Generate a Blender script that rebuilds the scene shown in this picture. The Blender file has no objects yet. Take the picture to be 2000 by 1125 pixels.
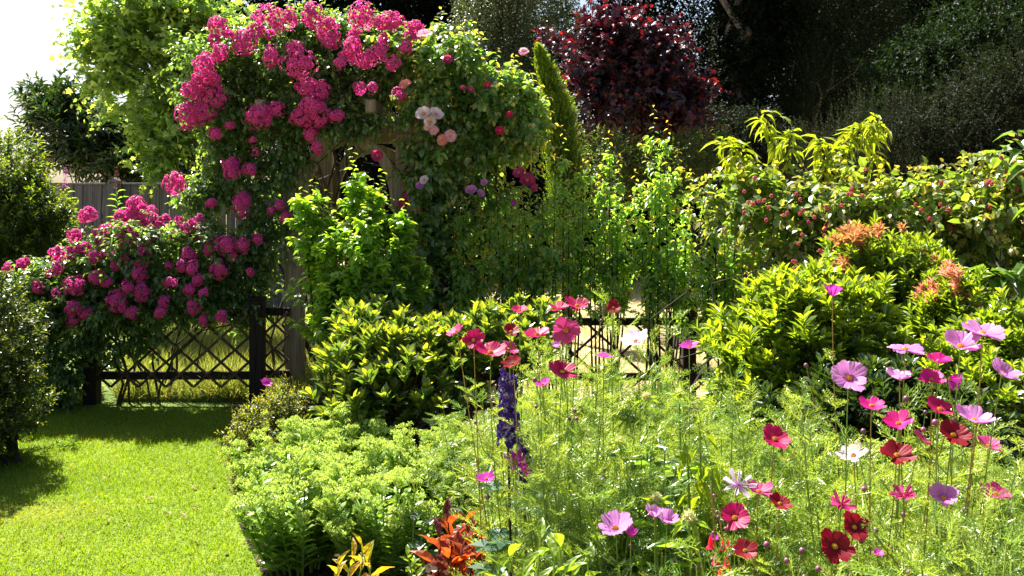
import bpy, math
import numpy as np
from mathutils import Vector
PI = math.pi
S = bpy.context.scene
COL = S.collection
F = 2000 * 30 / 36.0          # pixels per unit slope in the 2000 px wide photograph
EYE, HX, HY = 1.6, 1000, 390
def at(px, py, D): return np.array([(px - HX) / F * D, D, EYE - (py - HY) / F * D])
def nrm(v): return v / np.maximum(np.linalg.norm(v, axis=-1, keepdims=True), 1e-9)
def RNG(s): return np.random.default_rng(s)

# ------------------------------------------------------------------ mesh builder
class MB:
    def __init__(s): s.v = []; s.f = []; s.t = []; s.r = []; s.n = 0
    def add(s, V, Fa, tip=0.0, rnd=0.5, mi=0):
        V = np.asarray(V, dtype=np.float32).reshape(-1, 3); Fa = np.asarray(Fa, dtype=np.int32)
        n = len(V)
        if n == 0: return
        s.v.append(V); s.f.append((Fa + s.n, mi))
        s.t.append(np.broadcast_to(np.asarray(tip, np.float32).reshape(-1), (n,)) if np.size(tip) in (1, n) else np.zeros(n, np.float32))
        s.r.append(np.broadcast_to(np.asarray(rnd, np.float32).reshape(-1), (n,)) if np.size(rnd) in (1, n) else np.zeros(n, np.float32))
        s.n += n
    def mesh(s, name, mats, smooth=False, off=None):
        V = np.concatenate(s.v)
        if off is not None: V = V - np.asarray(off, np.float32)
        me = bpy.data.meshes.new(name)
        me.vertices.add(len(V)); me.vertices.foreach_set('co', V.astype(np.float32).ravel())
        loops = np.concatenate([f.ravel() for f, m in s.f]).astype(np.int32)
        tot = np.concatenate([np.full(len(f), f.shape[1], np.int32) for f, m in s.f])
        mi = np.concatenate([np.full(len(f), m, np.int32) for f, m in s.f])
        st = np.concatenate([[0], np.cumsum(tot)[:-1]]).astype(np.int32)
        me.loops.add(len(loops)); me.loops.foreach_set('vertex_index', loops)
        me.polygons.add(len(tot)); me.polygons.foreach_set('loop_start', st)
        me.polygons.foreach_set('material_index', mi)
        me.polygons.foreach_set('use_smooth', np.full(len(tot), smooth, dtype=bool))
        for nm, arr in (('tip', s.t), ('rnd', s.r)):
            a = me.attributes.new(nm, 'FLOAT', 'POINT'); a.data.foreach_set('value', np.concatenate(arr).astype(np.float32))
        me.update(calc_edges=True)
        for m in (mats if isinstance(mats, (list, tuple)) else [mats]): me.materials.append(m)
        return me
    def build(s, name, mats, parent=None, smooth=False, label=None):
        off = parent_world(parent) if parent is not None else None
        o = bpy.data.objects.new(name, s.mesh(name, mats, smooth, off)); COL.objects.link(o)
        if parent is not None: o.parent = parent
        if label: o['label'] = label
        return o
def parent_world(p):
    l = Vector((0, 0, 0))
    while p is not None: l = l + p.location; p = p.parent
    return tuple(l)
def tag(o, label=None, cat=None, group=None, kind=None):
    if label: o['label'] = label
    if cat: o['category'] = cat
    if group: o['group'] = group
    if kind: o['kind'] = kind
    return o
def thing(name, label, cat, loc, group=None):
    o = bpy.data.objects.new(name, None); COL.objects.link(o)
    o.location = (float(loc[0]), float(loc[1]), float(loc[2])); o.empty_display_size = .1
    return tag(o, label, cat, group)

def box(mb, x0, x1, y0, y1, z0, z1, bev=.0, rnd=.5):
    if bev <= 0:
        V = [(x, y, z) for z in (z0, z1) for y in (y0, y1) for x in (x0, x1)]
        mb.add(V, [(0, 2, 3, 1), (4, 5, 7, 6), (0, 1, 5, 4), (2, 6, 7, 3), (0, 4, 6, 2), (1, 3, 7, 5)], 0, rnd)
    else:
        beam(mb, np.array([(x0 + x1) / 2, (y0 + y1) / 2, z0]), np.array([(x0 + x1) / 2, (y0 + y1) / 2, z1]), (x1 - x0), (y1 - y0), bev, rnd=rnd, ref=(0, 1, 0))
def beam(mb, a, b, w, h, bev=.006, rnd=.5, ref=(0, 0, 1), rounded=False):
    """a timber from a to b, w across, h along ref, chamfered edges and ends"""
    a = np.asarray(a, float); b = np.asarray(b, float); d = nrm(b - a); L = np.linalg.norm(b - a)
    ref = np.asarray(ref, float); u = nrm(np.cross(d, ref)); v = np.cross(u, d)
    def ring(t, s):
        w2, h2 = w / 2 - s, h / 2 - s; c = bev
        P = [(-w2 + c, -h2), (w2 - c, -h2), (w2, -h2 + c), (w2, h2 - c), (w2 - c, h2), (-w2 + c, h2), (-w2, h2 - c), (-w2, -h2 + c)]
        return [a + d * t + u * p + v * q for p, q in P]
    if rounded:
        R = min(w, h) * .35; ts = [(0, R * .75), (R * .3, R * .3), (R, 0), (L - R, 0), (L - R * .3, R * .3), (L, R * .75)]
    else: ts = [(0, bev), (bev, 0), (L - bev, 0), (L, bev)]
    V = []
    for t, s_ in ts: V += ring(t, s_)
    Fq = []
    for k in range(len(ts) - 1):
        for i in range(8): Fq.append((k * 8 + i, k * 8 + (i + 1) % 8, (k + 1) * 8 + (i + 1) % 8, (k + 1) * 8 + i))
    mb.add(V, Fq, 0, rnd)
    n = len(ts) * 8
    mb.f.append((np.array([[mb.n - n + i for i in range(7, -1, -1)]], np.int32), 0))
    mb.f.append((np.array([[mb.n - 8 + i for i in range(8)]], np.int32), 0))

def tubes(mb, P, R, sides=4, tip=0.0, rnd=.5, mi=0):
    """P (N,S,3) polylines, R (N,S) radii; sides=2 gives ribbons"""
    P = np.asarray(P, float); R = np.asarray(R, float)
    if P.ndim == 2: P = P[None]; R = R.reshape(1, -1)
    N, K, _ = P.shape; R = np.broadcast_to(R, (N, K))
    T = nrm(np.gradient(P, axis=1)); ref = np.array([.93, .31, .12])
    A = nrm(np.cross(T, ref)); B = np.cross(T, A)
    ang = np.arange(sides) * 2 * PI / sides
    V = P[:, :, None] + R[:, :, None, None] * (np.cos(ang)[None, None, :, None] * A[:, :, None] + np.sin(ang)[None, None, :, None] * B[:, :, None])
    if sides == 2: idx = [(0, 1)]
    else: idx = [(i, (i + 1) % sides) for i in range(sides)]
    base = (np.arange(N) * K * sides)[:, None, None]
    ks = np.arange(K - 1)[None, :, None] * sides
    Fq = []
    for i, j in idx:
        q = np.stack([base + ks + i, base + ks + j, base + ks + sides + j, base + ks + sides + i], -1).reshape(-1, 4); Fq.append(q)
    rr = np.repeat(np.asarray(rnd), K * sides) if np.size(rnd) == N and N > 1 else rnd
    mb.add(V.reshape(-1, 3), np.concatenate(Fq), tip, rr, mi)

# ------------------------------------------------------------------ leaf templates (x across, y along 0..1, z off the blade), triangles only
def grid_leaf(rows, cols, width, curve=.25, fold=.22, wave=0.0):
    """outline from width(y); rows x cols grid"""
    V = []; ys = np.linspace(0, 1, rows); xs = np.linspace(-1, 1, cols)
    for y in ys:
        for x in xs:
            V.append((x * .5 * width(y), y, fold * .5 * abs(x) * width(y) - curve * y * y + wave * math.sin(9 * y + 2 * x) * .5 * width(y)))
    T = []
    for r in range(rows - 1):
        for c in range(cols - 1):
            a = r * cols + c; b = a + 1; d = a + cols; e = d + 1
            if r == 0 and width(0) < .05: T.append((a, e, d)) if False else T.extend([(a, b, e), (a, e, d)])
            else: T.extend([(a, b, e), (a, e, d)])
    return np.array(V), np.array(T)
def poly8(w1=.85, w2=.95, curve=.22, fold=.25, y1=.3, y2=.68):
    V = [(0, 0, 0), (-.5 * w1, y1, fold * .5 - curve * y1 ** 2), (0, y1, -curve * y1 ** 2), (.5 * w1, y1, fold * .5 - curve * y1 ** 2),
         (-.5 * w2, y2, fold * .45 - curve * y2 ** 2), (0, y2, -curve * y2 ** 2), (.5 * w2, y2, fold * .45 - curve * y2 ** 2), (0, 1, -curve)]
    T = [(0, 2, 1), (0, 3, 2), (1, 2, 5), (1, 5, 4), (2, 3, 6), (2, 6, 5), (4, 5, 7), (5, 6, 7)]
    return np.array(V, float), np.array(T)
T_OV = poly8(1, .8, .22, .25)                     # pointed oval
T_OB = poly8(.65, 1, .15, .2, .3, .72)             # widest past the middle
T_LAN = poly8(.9, .75, .3, .25, .3, .65)
T_DROOP = poly8(.95, .8, .75, .3, .3, .65)
T_SIM = (np.array([(0, 0, 0), (-.5, .5, .1), (.5, .5, .1), (0, 1, -.15)], float), np.array([(0, 2, 1), (1, 2, 3)]))
T_MAPLE = (np.array([(0, 0, 0), (-.18, .06, .02), (-.55, .12, -.03), (-.36, .36, .04), (-.62, .62, -.05), (-.26, .6, .03), (0, 1, -.12),
                     (.26, .6, .03), (.62, .62, -.05), (.36, .36, .04), (.55, .12, -.03), (.18, .06, .02), (0, .4, -.03)], float),
           np.array([(12, a, a + 1) for a in range(0, 11)] + [(12, 11, 0)])[:, ::-1])
T_HIB = (np.array([(0, 0, 0), (-.38, .18, .05), (-.5, .42, 0), (-.24, .5, .05), (-.22, .74, .02), (0, 1, -.18), (.22, .74, .02), (.24, .5, .05), (.5, .42, 0), (.38, .18, .05), (0, .45, -.02)], float),
         np.array([(10, a, a + 1) for a in range(0, 9)] + [(10, 9, 0)])[:, ::-1])
T_BLADE = (np.array([(-.5, 0, 0), (.5, 0, 0), (-.35, .55, .12), (.35, .55, .12), (0, 1, .4)], float), np.array([(0, 1, 3), (0, 3, 2), (2, 3, 4)]))

def place(mb, tm, P, D, N, L, W, tip=0., rnd=.5, mi=0):
    """place a leaf template at each P with direction D, normal N"""
    tv, tf = tm; P = np.asarray(P, float).reshape(-1, 3); n = len(P)
    if n == 0: return
    D = nrm(np.broadcast_to(D, P.shape)); Sd = nrm(np.cross(D, np.broadcast_to(N, P.shape))); Nn = np.cross(Sd, D)
    L = np.broadcast_to(np.asarray(L, float), (n,))[:, None, None]; W = np.broadcast_to(np.asarray(W, float), (n,))[:, None, None]
    V = P[:, None] + tv[None, :, 0:1] * W * Sd[:, None] + tv[None, :, 1:2] * L * D[:, None] + tv[None, :, 2:3] * L * Nn[:, None]
    m = len(tv); Fa = (tf[None] + (np.arange(n) * m)[:, None, None]).reshape(-1, 3)
    tip = np.repeat(np.broadcast_to(np.asarray(tip, float), (n,)), m); rnd = np.repeat(np.broadcast_to(np.asarray(rnd, float), (n,)), m)
    mb.add(V.reshape(-1, 3), Fa, tip, rnd, mi)

def twigs(mb, st, g, starts, dirs, ln, K, L, W, tm, ang=(75, 25), droop=.2, ldroop=0., up=1.0, tipf=0., jit=.25, stem_r=.002, whorl=False, t0=.08, shrink=.45, tipstart=.6):
    n = len(starts)
    if n == 0: return
    ln = np.broadcast_to(np.asarray(ln, float), (n,)) * g.uniform(.65, 1.2, n)
    dirs = nrm(dirs); ref = nrm(g.normal(size=(n, 3))); A = nrm(np.cross(dirs, ref)); B = np.cross(dirs, A)
    t = np.linspace(t0, 1, K); t = np.tile(t, (n, 1))
    if whorl: t = 1 - (1 - t) * .45
    pos = starts[:, None] + dirs[:, None] * (ln[:, None] * t)[..., None]
    pos[..., 2] -= droop * ln[:, None] * t ** 2
    tan = dirs[:, None] + np.zeros_like(pos); tan[..., 2] -= 2 * droop * t; tan = nrm(tan)
    az = np.arange(K)[None] * 2.399 + g.uniform(0, 6.28, (n, 1)) + g.normal(0, .3, (n, K))
    rad = np.cos(az)[..., None] * A[:, None] + np.sin(az)[..., None] * B[:, None]
    an = np.radians(ang[0] + (ang[1] - ang[0]) * t + g.normal(0, 8, (n, K)))
    D = np.cos(an)[..., None] * tan + np.sin(an)[..., None] * rad + g.normal(0, jit * .6, (n, K, 3)); D[..., 2] -= ldroop
    N = np.array([0, 0, up]) + (.3 * rad if ldroop > .3 else -.35 * rad) + .5 * tan * (up * .4) + g.normal(0, jit, (n, K, 3))
    sz = (1 - shrink * t ** 2) * g.uniform(.7, 1.15, (n, K))
    tp = np.clip((t - tipstart) / (1 - tipstart + 1e-6), 0, 1) * tipf * g.uniform(.5, 1.2, (n, 1))
    tp = np.where(g.uniform(0, 1, (n, K)) < .03, .35 * (tipf > 0), tp)
    rn = np.clip(.55 * g.uniform(0, 1, (n, K)) + .45 * g.uniform(0, 1, (n, 1)), 0, 1)
    place(mb, tm, pos.reshape(-1, 3), D.reshape(-1, 3), N.reshape(-1, 3), (L * sz).ravel(), (W * sz).ravel(), np.clip(tp, 0, 1).ravel(), rn.ravel())
    if st is not None and stem_r > 0:
        ts = np.linspace(0, 1, 4); sp = starts[:, None] + dirs[:, None] * (ln[:, None] * ts)[..., None]; sp[..., 2] -= droop * ln[:, None] * ts ** 2
        tubes(st, sp, stem_r * np.array([1.2, 1, .8, .4])[None], 3)

def blob(px, py, rx, ry, D, rd, w=1.0):
    return (at(px, py, D), np.array([rx / F * D, rd, ry / F * D]), w)
def sample(g, blobs, n, shell=.5, amp=.16, power=.5):
    w = np.array([b[2] * (b[1][0] * b[1][2] * (b[1][1] ** .6)) ** .8 for b in blobs]); w /= w.sum()
    k = g.choice(len(blobs), n, p=w); C = np.array([b[0] for b in blobs])[k]; R = np.array([b[1] for b in blobs])[k]
    d = nrm(g.normal(size=(n, 3))); ph = np.array([g.uniform(0, 6.28, 3) for _ in blobs])[k]
    nz = np.sin(4.1 * d[:, 0] + ph[:, 0]) * np.sin(5.3 * d[:, 2] + ph[:, 1]) + .6 * np.sin(9 * d[:, 0] + 7 * d[:, 2] + ph[:, 2]) + .4 * np.sin(6 * d[:, 1] + 13 * d[:, 2] + ph[:, 0])
    r = (shell + (1 - shell) * g.uniform(0, 1, n) ** power) * (1 + amp * nz)
    P = C + d * R * r[:, None]; out = nrm(d / np.maximum(R, 1e-3) * R.mean(1, keepdims=True))
    ok = P[:, 2] > .03
    return P[ok], out[ok]
def wood_paths(mb, g, base, targets, r0, r1, K=7, wob=.04, sides=5, bow=.25):
    base = np.asarray(base, float); base = np.broadcast_to(base, targets.shape)
    mid = base * .45 + targets * .55; mid[:, 2] = base[:, 2] + (targets[:, 2] - base[:, 2]) * (.5 + bow); mid[:, :2] = base[:, :2] * .7 + targets[:, :2] * .3
    t = np.linspace(0, 1, K)[None, :, None]
    P = (1 - t) ** 2 * base[:, None] + 2 * t * (1 - t) * mid[:, None] + t * t * targets[:, None]
    n = len(targets); P[:, 1:-1] += g.normal(0, wob, (n, K - 2, 3)) * np.linalg.norm(targets - base, axis=1)[:, None, None]
    R = (r0 + (r1 - r0) * np.linspace(0, 1, K)[None] ** .8) * g.uniform(.7, 1.2, (n, 1))
    tubes(mb, P, R, sides)

# ------------------------------------------------------------------ materials
def nt(name):
    m = bpy.data.materials.new(name); m.use_nodes = True; n = m.node_tree; n.nodes.clear(); return m, n, n.nodes, n.links
def rgba(c): return (c[0], c[1], c[2], 1)
def mixc(N, L, fac, a, b, mode='MIX'):
    m = N.new('ShaderNodeMix'); m.data_type = 'RGBA'; m.blend_type = mode; m.clamp_result = False
    for sock, val in ((m.inputs[0], fac), (m.inputs[6], a), (m.inputs[7], b)):
        if hasattr(val, 'links') or hasattr(val, 'is_linked'): L.new(val, sock)
        elif isinstance(val, (tuple, list)): sock.default_value = rgba(val)
        else: sock.default_value = val
    return m.outputs[2]
def leafmat(name, A, B, T=None, tr=(2.4, 2.2, .6), mix=.45, rough=.42, spec=.5, vein=True):
    m, n, N, L = nt(name); out = N.new('ShaderNodeOutputMaterial'); ms = N.new('ShaderNodeMixShader'); p = N.new('ShaderNodeBsdfPrincipled'); tl = N.new('ShaderNodeBsdfTranslucent')
    a = N.new('ShaderNodeAttribute'); a.attribute_name = 'rnd'; c = mixc(N, L, a.outputs['Fac'], A, B)
    if T is not None:
        b = N.new('ShaderNodeAttribute'); b.attribute_name = 'tip'; c = mixc(N, L, b.outputs['Fac'], c, T)
    if vein:
        tc = N.new('ShaderNodeTexCoord'); nz = N.new('ShaderNodeTexNoise'); nz.inputs['Scale'].default_value = 38; nz.inputs['Detail'].default_value = 3; L.new(tc.outputs['Object'], nz.inputs['Vector'])
        r = N.new('ShaderNodeMapRange'); L.new(nz.outputs['Fac'], r.inputs['Value']); r.inputs['From Min'].default_value = .3; r.inputs['From Max'].default_value = .7; r.inputs['To Min'].default_value = .7; r.inputs['To Max'].default_value = 1.25
        cc = N.new('ShaderNodeCombineColor'); [L.new(r.outputs[0], cc.inputs[i]) for i in range(3)]
        c = mixc(N, L, 1.0, c, cc.outputs[0], 'MULTIPLY')
    L.new(c, p.inputs['Base Color']); p.inputs['Roughness'].default_value = rough; p.inputs['Specular IOR Level'].default_value = spec
    L.new(mixc(N, L, 1.0, c, tr, 'MULTIPLY'), tl.inputs['Color'])
    ms.inputs[0].default_value = mix; L.new(p.outputs[0], ms.inputs[1]); L.new(tl.outputs[0], ms.inputs[2]); L.new(ms.outputs[0], out.inputs[0])
    return m
def woodmat(name, A, B, scale=(30, 30, 2), rough=.8, bump=.3):
    m, n, N, L = nt(name); out = N.new('ShaderNodeOutputMaterial'); p = N.new('ShaderNodeBsdfPrincipled')
    tc = N.new('ShaderNodeTexCoord'); mp = N.new('ShaderNodeMapping'); mp.inputs['Scale'].default_value = scale; L.new(tc.outputs['Object'], mp.inputs[0])
    nz = N.new('ShaderNodeTexNoise'); nz.inputs['Scale'].default_value = 1.3; nz.inputs['Detail'].default_value = 6; nz.inputs['Distortion'].default_value = .6; L.new(mp.outputs[0], nz.inputs['Vector'])
    r = N.new('ShaderNodeValToRGB'); r.color_ramp.elements[0].position = .32; r.color_ramp.elements[1].position = .68; r.color_ramp.elements[0].color = rgba(A); r.color_ramp.elements[1].color = rgba(B)
    L.new(nz.outputs['Fac'], r.inputs[0]); at_ = N.new('ShaderNodeAttribute'); at_.attribute_name = 'rnd'
    mr = N.new('ShaderNodeMapRange'); L.new(at_.outputs['Fac'], mr.inputs[0]); mr.inputs['To Min'].default_value = .75; mr.inputs['To Max'].default_value = 1.25
    cc = N.new('ShaderNodeCombineColor'); [L.new(mr.outputs[0], cc.inputs[i]) for i in range(3)]
    L.new(mixc(N, L, 1.0, r.outputs[0], cc.outputs[0], 'MULTIPLY'), p.inputs['Base Color'])
    p.inputs['Roughness'].default_value = rough; p.inputs['Specular IOR Level'].default_value = .25
    b = N.new('ShaderNodeBump'); b.inputs['Strength'].default_value = bump; b.inputs['Distance'].default_value = .01; L.new(nz.outputs['Fac'], b.inputs['Height']); L.new(b.outputs[0], p.inputs['Normal'])
    L.new(p.outputs[0], out.inputs[0]); return m
def soilmat(name, cols, scale, rough=.95, fine=40, patch=None):
    m, n, N, L = nt(name); out = N.new('ShaderNodeOutputMaterial'); p = N.new('ShaderNodeBsdfPrincipled'); tc = N.new('ShaderNodeTexCoord')
    nz = N.new('ShaderNodeTexNoise'); nz.inputs['Scale'].default_value = scale; nz.inputs['Detail'].default_value = 8; L.new(tc.outputs['Object'], nz.inputs['Vector'])
    r = N.new('ShaderNodeValToRGB'); e = r.color_ramp.elements
    e[0].position = .35; e[1].position = .65; e[0].color = rgba(cols[0]); e[1].color = rgba(cols[1])
    L.new(nz.outputs['Fac'], r.inputs[0]); n2 = N.new('ShaderNodeTexNoise'); n2.inputs['Scale'].default_value = fine; n2.inputs['Detail'].default_value = 5; L.new(tc.outputs['Object'], n2.inputs['Vector'])
    mr = N.new('ShaderNodeMapRange'); L.new(n2.outputs['Fac'], mr.inputs[0]); mr.inputs['From Min'].default_value = .3; mr.inputs['From Max'].default_value = .7; mr.inputs['To Min'].default_value = .6; mr.inputs['To Max'].default_value = 1.3
    cc = N.new('ShaderNodeCombineColor'); [L.new(mr.outputs[0], cc.inputs[i]) for i in range(3)]
    L.new(mixc(N, L, 1.0, r.outputs[0], cc.outputs[0], 'MULTIPLY'), p.inputs['Base Color'])
    p.inputs['Roughness'].default_value = rough; p.inputs['Specular IOR Level'].default_value = .15
    b = N.new('ShaderNodeBump'); b.inputs['Strength'].default_value = .6; b.inputs['Distance'].default_value = .02; L.new(n2.outputs['Fac'], b.inputs['Height']); L.new(b.outputs[0], p.inputs['Normal'])
    L.new(p.outputs[0], out.inputs[0]); return m

M = {}
M['rose_leaf'] = leafmat('rose_leaf_green', (0.049, 0.105, 0.042), (0.126, 0.224, 0.084), (0.336, 0.42, 0.07), mix=.5, rough=.3, spec=.9)
M['white_rose_leaf'] = leafmat('climbing_rose_leaf', (0.0578, 0.132, 0.0496), (0.165, 0.297, 0.0909), (0.496, 0.33, 0.0661), mix=.5, rough=.3, spec=.9)
M['hib'] = leafmat('hibiscus_leaf', (0.0915, 0.195, 0.0343), (0.183, 0.332, 0.0458), (0.343, 0.458, 0.0572), mix=.52, rough=.3, spec=.9)
M['sap'] = leafmat('sapling_leaf', (0.102, 0.221, 0.058), (0.246, 0.428, 0.0798), (0.5, 0.33, 0.11), mix=.5, rough=.36, spec=1.0)
M['rhodo'] = leafmat('rhododendron_leaf', (.045, .095, .03), (.12, .19, .04), (.38, .42, .04), mix=.4, rough=.28, spec=.9)
M['azalea'] = leafmat('azalea_leaf', (.06, .1, .02), (.16, .2, .03), (.35, .3, .04), mix=.42, rough=.4)
M['lime'] = leafmat('lime_shrub_leaf', (0.054, 0.112, 0.0183), (0.117, 0.205, 0.022), (0.288, 0.36, 0.0257), mix=.44, rough=.3, spec=.85)
M['redtip'] = leafmat('red_tip_leaf', (0.546, 0.229, 0.123), (0.51, 0.37, 0.15), (0.634, 0.194, 0.132), tr=(1.3, 1.3, .9), mix=.45)
M['pinktip'] = leafmat('pink_tip_leaf', (0.66, 0.264, 0.211), (0.634, 0.44, 0.229), (0.704, 0.211, 0.211), tr=(1.4, 1.2, 1.0), mix=.45)
M['bergamot'] = leafmat('bergamot_leaf', (.03, .075, .025), (.07, .14, .04), None, mix=.42, rough=.35, spec=.8)
M['rasp'] = leafmat('raspberry_leaf', (.08, .16, .04), (.22, .32, .06), (.45, .27, .09), mix=.42, rough=.38, spec=.8)
M['peach'] = leafmat('peach_leaf', (0.12, 0.198, 0.0172), (0.224, 0.292, 0.0258), (0.31, 0.344, 0.0344), mix=.48, rough=.4)
M['bough'] = leafmat('cherry_leaf', (.05, .11, .02), (.1, .19, .025), None, mix=.42, rough=.33, spec=.6)
M['maple'] = leafmat('green_maple_leaf', (0.101, 0.202, 0.05), (0.202, 0.323, 0.07), (0.425, 0.526, 0.14), tr=(2.2, 2.0, .9), mix=.5, rough=.28, spec=1.0)
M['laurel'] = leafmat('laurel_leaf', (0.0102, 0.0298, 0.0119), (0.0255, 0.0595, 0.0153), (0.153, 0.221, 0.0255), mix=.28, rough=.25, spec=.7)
M['hedge'] = leafmat('hedge_leaf', (0.027, 0.063, 0.0135), (0.0675, 0.117, 0.018), (0.198, 0.252, 0.027), mix=.42, rough=.35)
M['cypress'] = leafmat('golden_cypress_spray', (0.054, 0.12, 0.012), (0.117, 0.22, 0.015), (0.234, 0.34, 0.03), mix=.4, rough=.55, spec=.3)
M['purple'] = leafmat('purple_leaf', (0.0143, 0.00536, 0.0153), (0.0265, 0.00765, 0.0229), (0.347, 0.0229, 0.0192), tr=(2.2, .9, .8), mix=.3, rough=.42, spec=.6)
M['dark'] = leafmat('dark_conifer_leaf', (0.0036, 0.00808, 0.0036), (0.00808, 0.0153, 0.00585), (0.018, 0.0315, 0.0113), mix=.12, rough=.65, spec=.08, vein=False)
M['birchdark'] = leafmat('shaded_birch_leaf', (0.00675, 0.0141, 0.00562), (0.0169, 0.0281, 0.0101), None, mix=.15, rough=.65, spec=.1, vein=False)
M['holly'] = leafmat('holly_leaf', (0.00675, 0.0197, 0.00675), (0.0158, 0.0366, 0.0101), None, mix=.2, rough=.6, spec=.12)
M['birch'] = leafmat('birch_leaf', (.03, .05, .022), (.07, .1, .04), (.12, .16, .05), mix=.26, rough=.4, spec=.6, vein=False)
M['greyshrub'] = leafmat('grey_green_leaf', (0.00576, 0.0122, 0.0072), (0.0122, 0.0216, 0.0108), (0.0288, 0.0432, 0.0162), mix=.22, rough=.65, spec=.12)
M['nearbush'] = leafmat('box_leaf', (0.019, 0.0445, 0.00766), (0.0508, 0.0824, 0.0127), (0.178, 0.204, 0.019), mix=.42, rough=.35)
M['cosmos'] = leafmat('cosmos_feather', (0.175, 0.274, 0.0439), (0.31, 0.416, 0.0731), (0.433, 0.473, 0.0731), tr=(1.7, 1.6, .7), mix=.4, rough=.35, spec=.8, vein=False)
M['cosmosdeep'] = leafmat('cosmos_feather_deep', (0.0791, 0.161, 0.031), (0.168, 0.284, 0.0542), (0.396, 0.473, 0.0774), tr=(1.7, 1.6, .7), mix=.4, rough=.35, spec=.8, vein=False)
M['stem'] = leafmat('green_stem', (.16, .27, .05), (.28, .36, .07), (.34, .2, .08), tr=(1.5, 1.5, .6), mix=.25, rough=.45)
M['sedum'] = leafmat('sedum_leaf', (0.132, 0.246, 0.0445), (0.236, 0.368, 0.0593), None, tr=(1.9, 1.7, .5), mix=.4, rough=.4)
M['sedumhead'] = leafmat('sedum_bud', (0.327, 0.477, 0.114), (0.517, 0.637, 0.199), None, tr=(1.3, 1.2, .6), mix=.42, rough=.6)
M['grass'] = leafmat('lawn_blade', (0.116, 0.216, 0.0096), (0.202, 0.296, 0.0138), (0.26, 0.28, 0.0413), tr=(1.9, 1.8, .4), mix=.45, rough=.45, vein=False)
M['wildgrass'] = leafmat('long_grass_blade', (0.12, 0.189, 0.0301), (0.241, 0.284, 0.0688), (0.378, 0.344, 0.155), tr=(1.7, 1.6, .6), mix=.42, rough=.5, vein=False)
M['orangeleaf'] = leafmat('copper_leaf', (0.414, 0.0633, 0.0172), (0.575, 0.138, 0.023), (0.0805, 0.023, 0.0345), tr=(1.9, 1.5, .5), mix=.48, rough=.33)
M['yellowleaf'] = leafmat('yellow_peony_leaf', (.2, .25, .03), (.34, .33, .03), (.42, .12, .02), mix=.46)
M['brightleaf'] = leafmat('bright_phlox_leaf', (0.131, 0.217, 0.0232), (0.217, 0.31, 0.0387), None, mix=.42, rough=.38)
M['blueleaf'] = leafmat('blue_green_leaf', (.04, .1, .06), (.08, .16, .08), None, mix=.35, rough=.38)
M['bark'] = woodmat('dark_bark', (.02, .014, .01), (.06, .045, .032), (14, 14, 3))
M['trunk'] = woodmat('grey_bark', (.06, .05, .045), (.2, .17, .15), (8, 8, 2))
M['timber'] = woodmat('weathered_timber', (.11, .085, .06), (.26, .21, .155), (45, 45, 2.2))
M['blackwood'] = woodmat('stained_black_wood', (.008, .006, .005), (.03, .022, .018), (40, 40, 3))
M['lath'] = woodmat('brown_lath', (.05, .03, .018), (.13, .085, .055), (60, 60, 20))
M['fence'] = woodmat('grey_fence_board', (.07, .062, .08), (.17, .15, .19), (22, 22, 1.2))
def petal(name, A, B, T, tr=(1.3, 1.2, 1.2), mix=.42): return leafmat(name, A, B, T, tr=tr, mix=mix, rough=.5, spec=.3, vein=False)
M['rosepink'] = petal('hot_pink_rose_petal', (0.551, 0.00968, 0.194), (0.703, 0.0339, 0.349), (0.836, 0.271, 0.601))
M['P_W'] = petal('white_lilac_petal', (0.748, 0.616, 0.748), (0.792, 0.722, 0.81), (0.616, 0.22, 0.572), tr=(1, 1, 1))
M['P_L'] = petal('lilac_petal', (0.502, 0.162, 0.486), (0.615, 0.307, 0.607), (0.405, 0.0486, 0.324))
M['P_V'] = petal('violet_magenta_petal', (0.422, 0.0176, 0.334), (0.546, 0.0616, 0.44), (0.352, 0.0088, 0.22))
M['P_P'] = petal('dusty_pink_petal', (0.405, 0.0264, 0.15), (0.528, 0.0704, 0.229), (0.308, 0.0088, 0.088))
M['P_M'] = petal('magenta_petal', (0.367, 0.00387, 0.0678), (0.522, 0.0117, 0.135), (0.29, 0, 0.0387))
M['P_H'] = petal('hot_magenta_petal', (0.484, 0.00528, 0.158), (0.616, 0.0176, 0.264), (0.352, 0, 0.088))
M['P_C'] = petal('crimson_petal', (0.174, 0.00194, 0.00774), (0.29, 0.0029, 0.0194), (0.0678, 0, 0.00484))
M['R_white'] = petal('white_rose_petal', (0.748, 0.634, 0.686), (0.792, 0.722, 0.739), (0.748, 0.352, 0.484), tr=(1, 1, 1))
M['R_pale'] = petal('pale_pink_rose_petal', (0.704, 0.264, 0.396), (0.774, 0.44, 0.528), (0.792, 0.66, 0.66))
M['R_coral'] = petal('coral_rose_petal', (0.704, 0.194, 0.211), (0.757, 0.317, 0.317), (0.792, 0.528, 0.308))
M['R_red'] = petal('deep_red_rose_petal', (.4, .01, .08), (.55, .02, .14), (.5, .02, .1))
M['disc'] = leafmat('yellow_flower_centre', (.75, .38, .015), (.85, .55, .02), (.5, .15, .02), tr=(1, 1, 1), mix=.15, rough=.7, vein=False)
M['delph'] = petal('indigo_petal', (0.028, 0.0084, 0.14), (0.077, 0.028, 0.238), (0.35, 0.315, 0.49))
M['loose'] = petal('loosestrife_petal', (.45, .1, .4), (.6, .2, .55), None)
M['bell'] = petal('red_bell', (.65, .01, .03), (.75, .03, .1), (.8, .2, .3))
M['budc'] = leafmat('cosmos_bud_skin', (.12, .05, .08), (.3, .1, .2), None, mix=.2, vein=False)
M['berry'] = leafmat('raspberry_fruit', (.35, .01, .03), (.5, .03, .06), None, mix=.2, vein=False)
M['seedhead'] = leafmat('pale_seedhead', (.5, .5, .2), (.65, .62, .32), None, tr=(1.2, 1.2, .8), mix=.35, vein=False)

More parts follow.
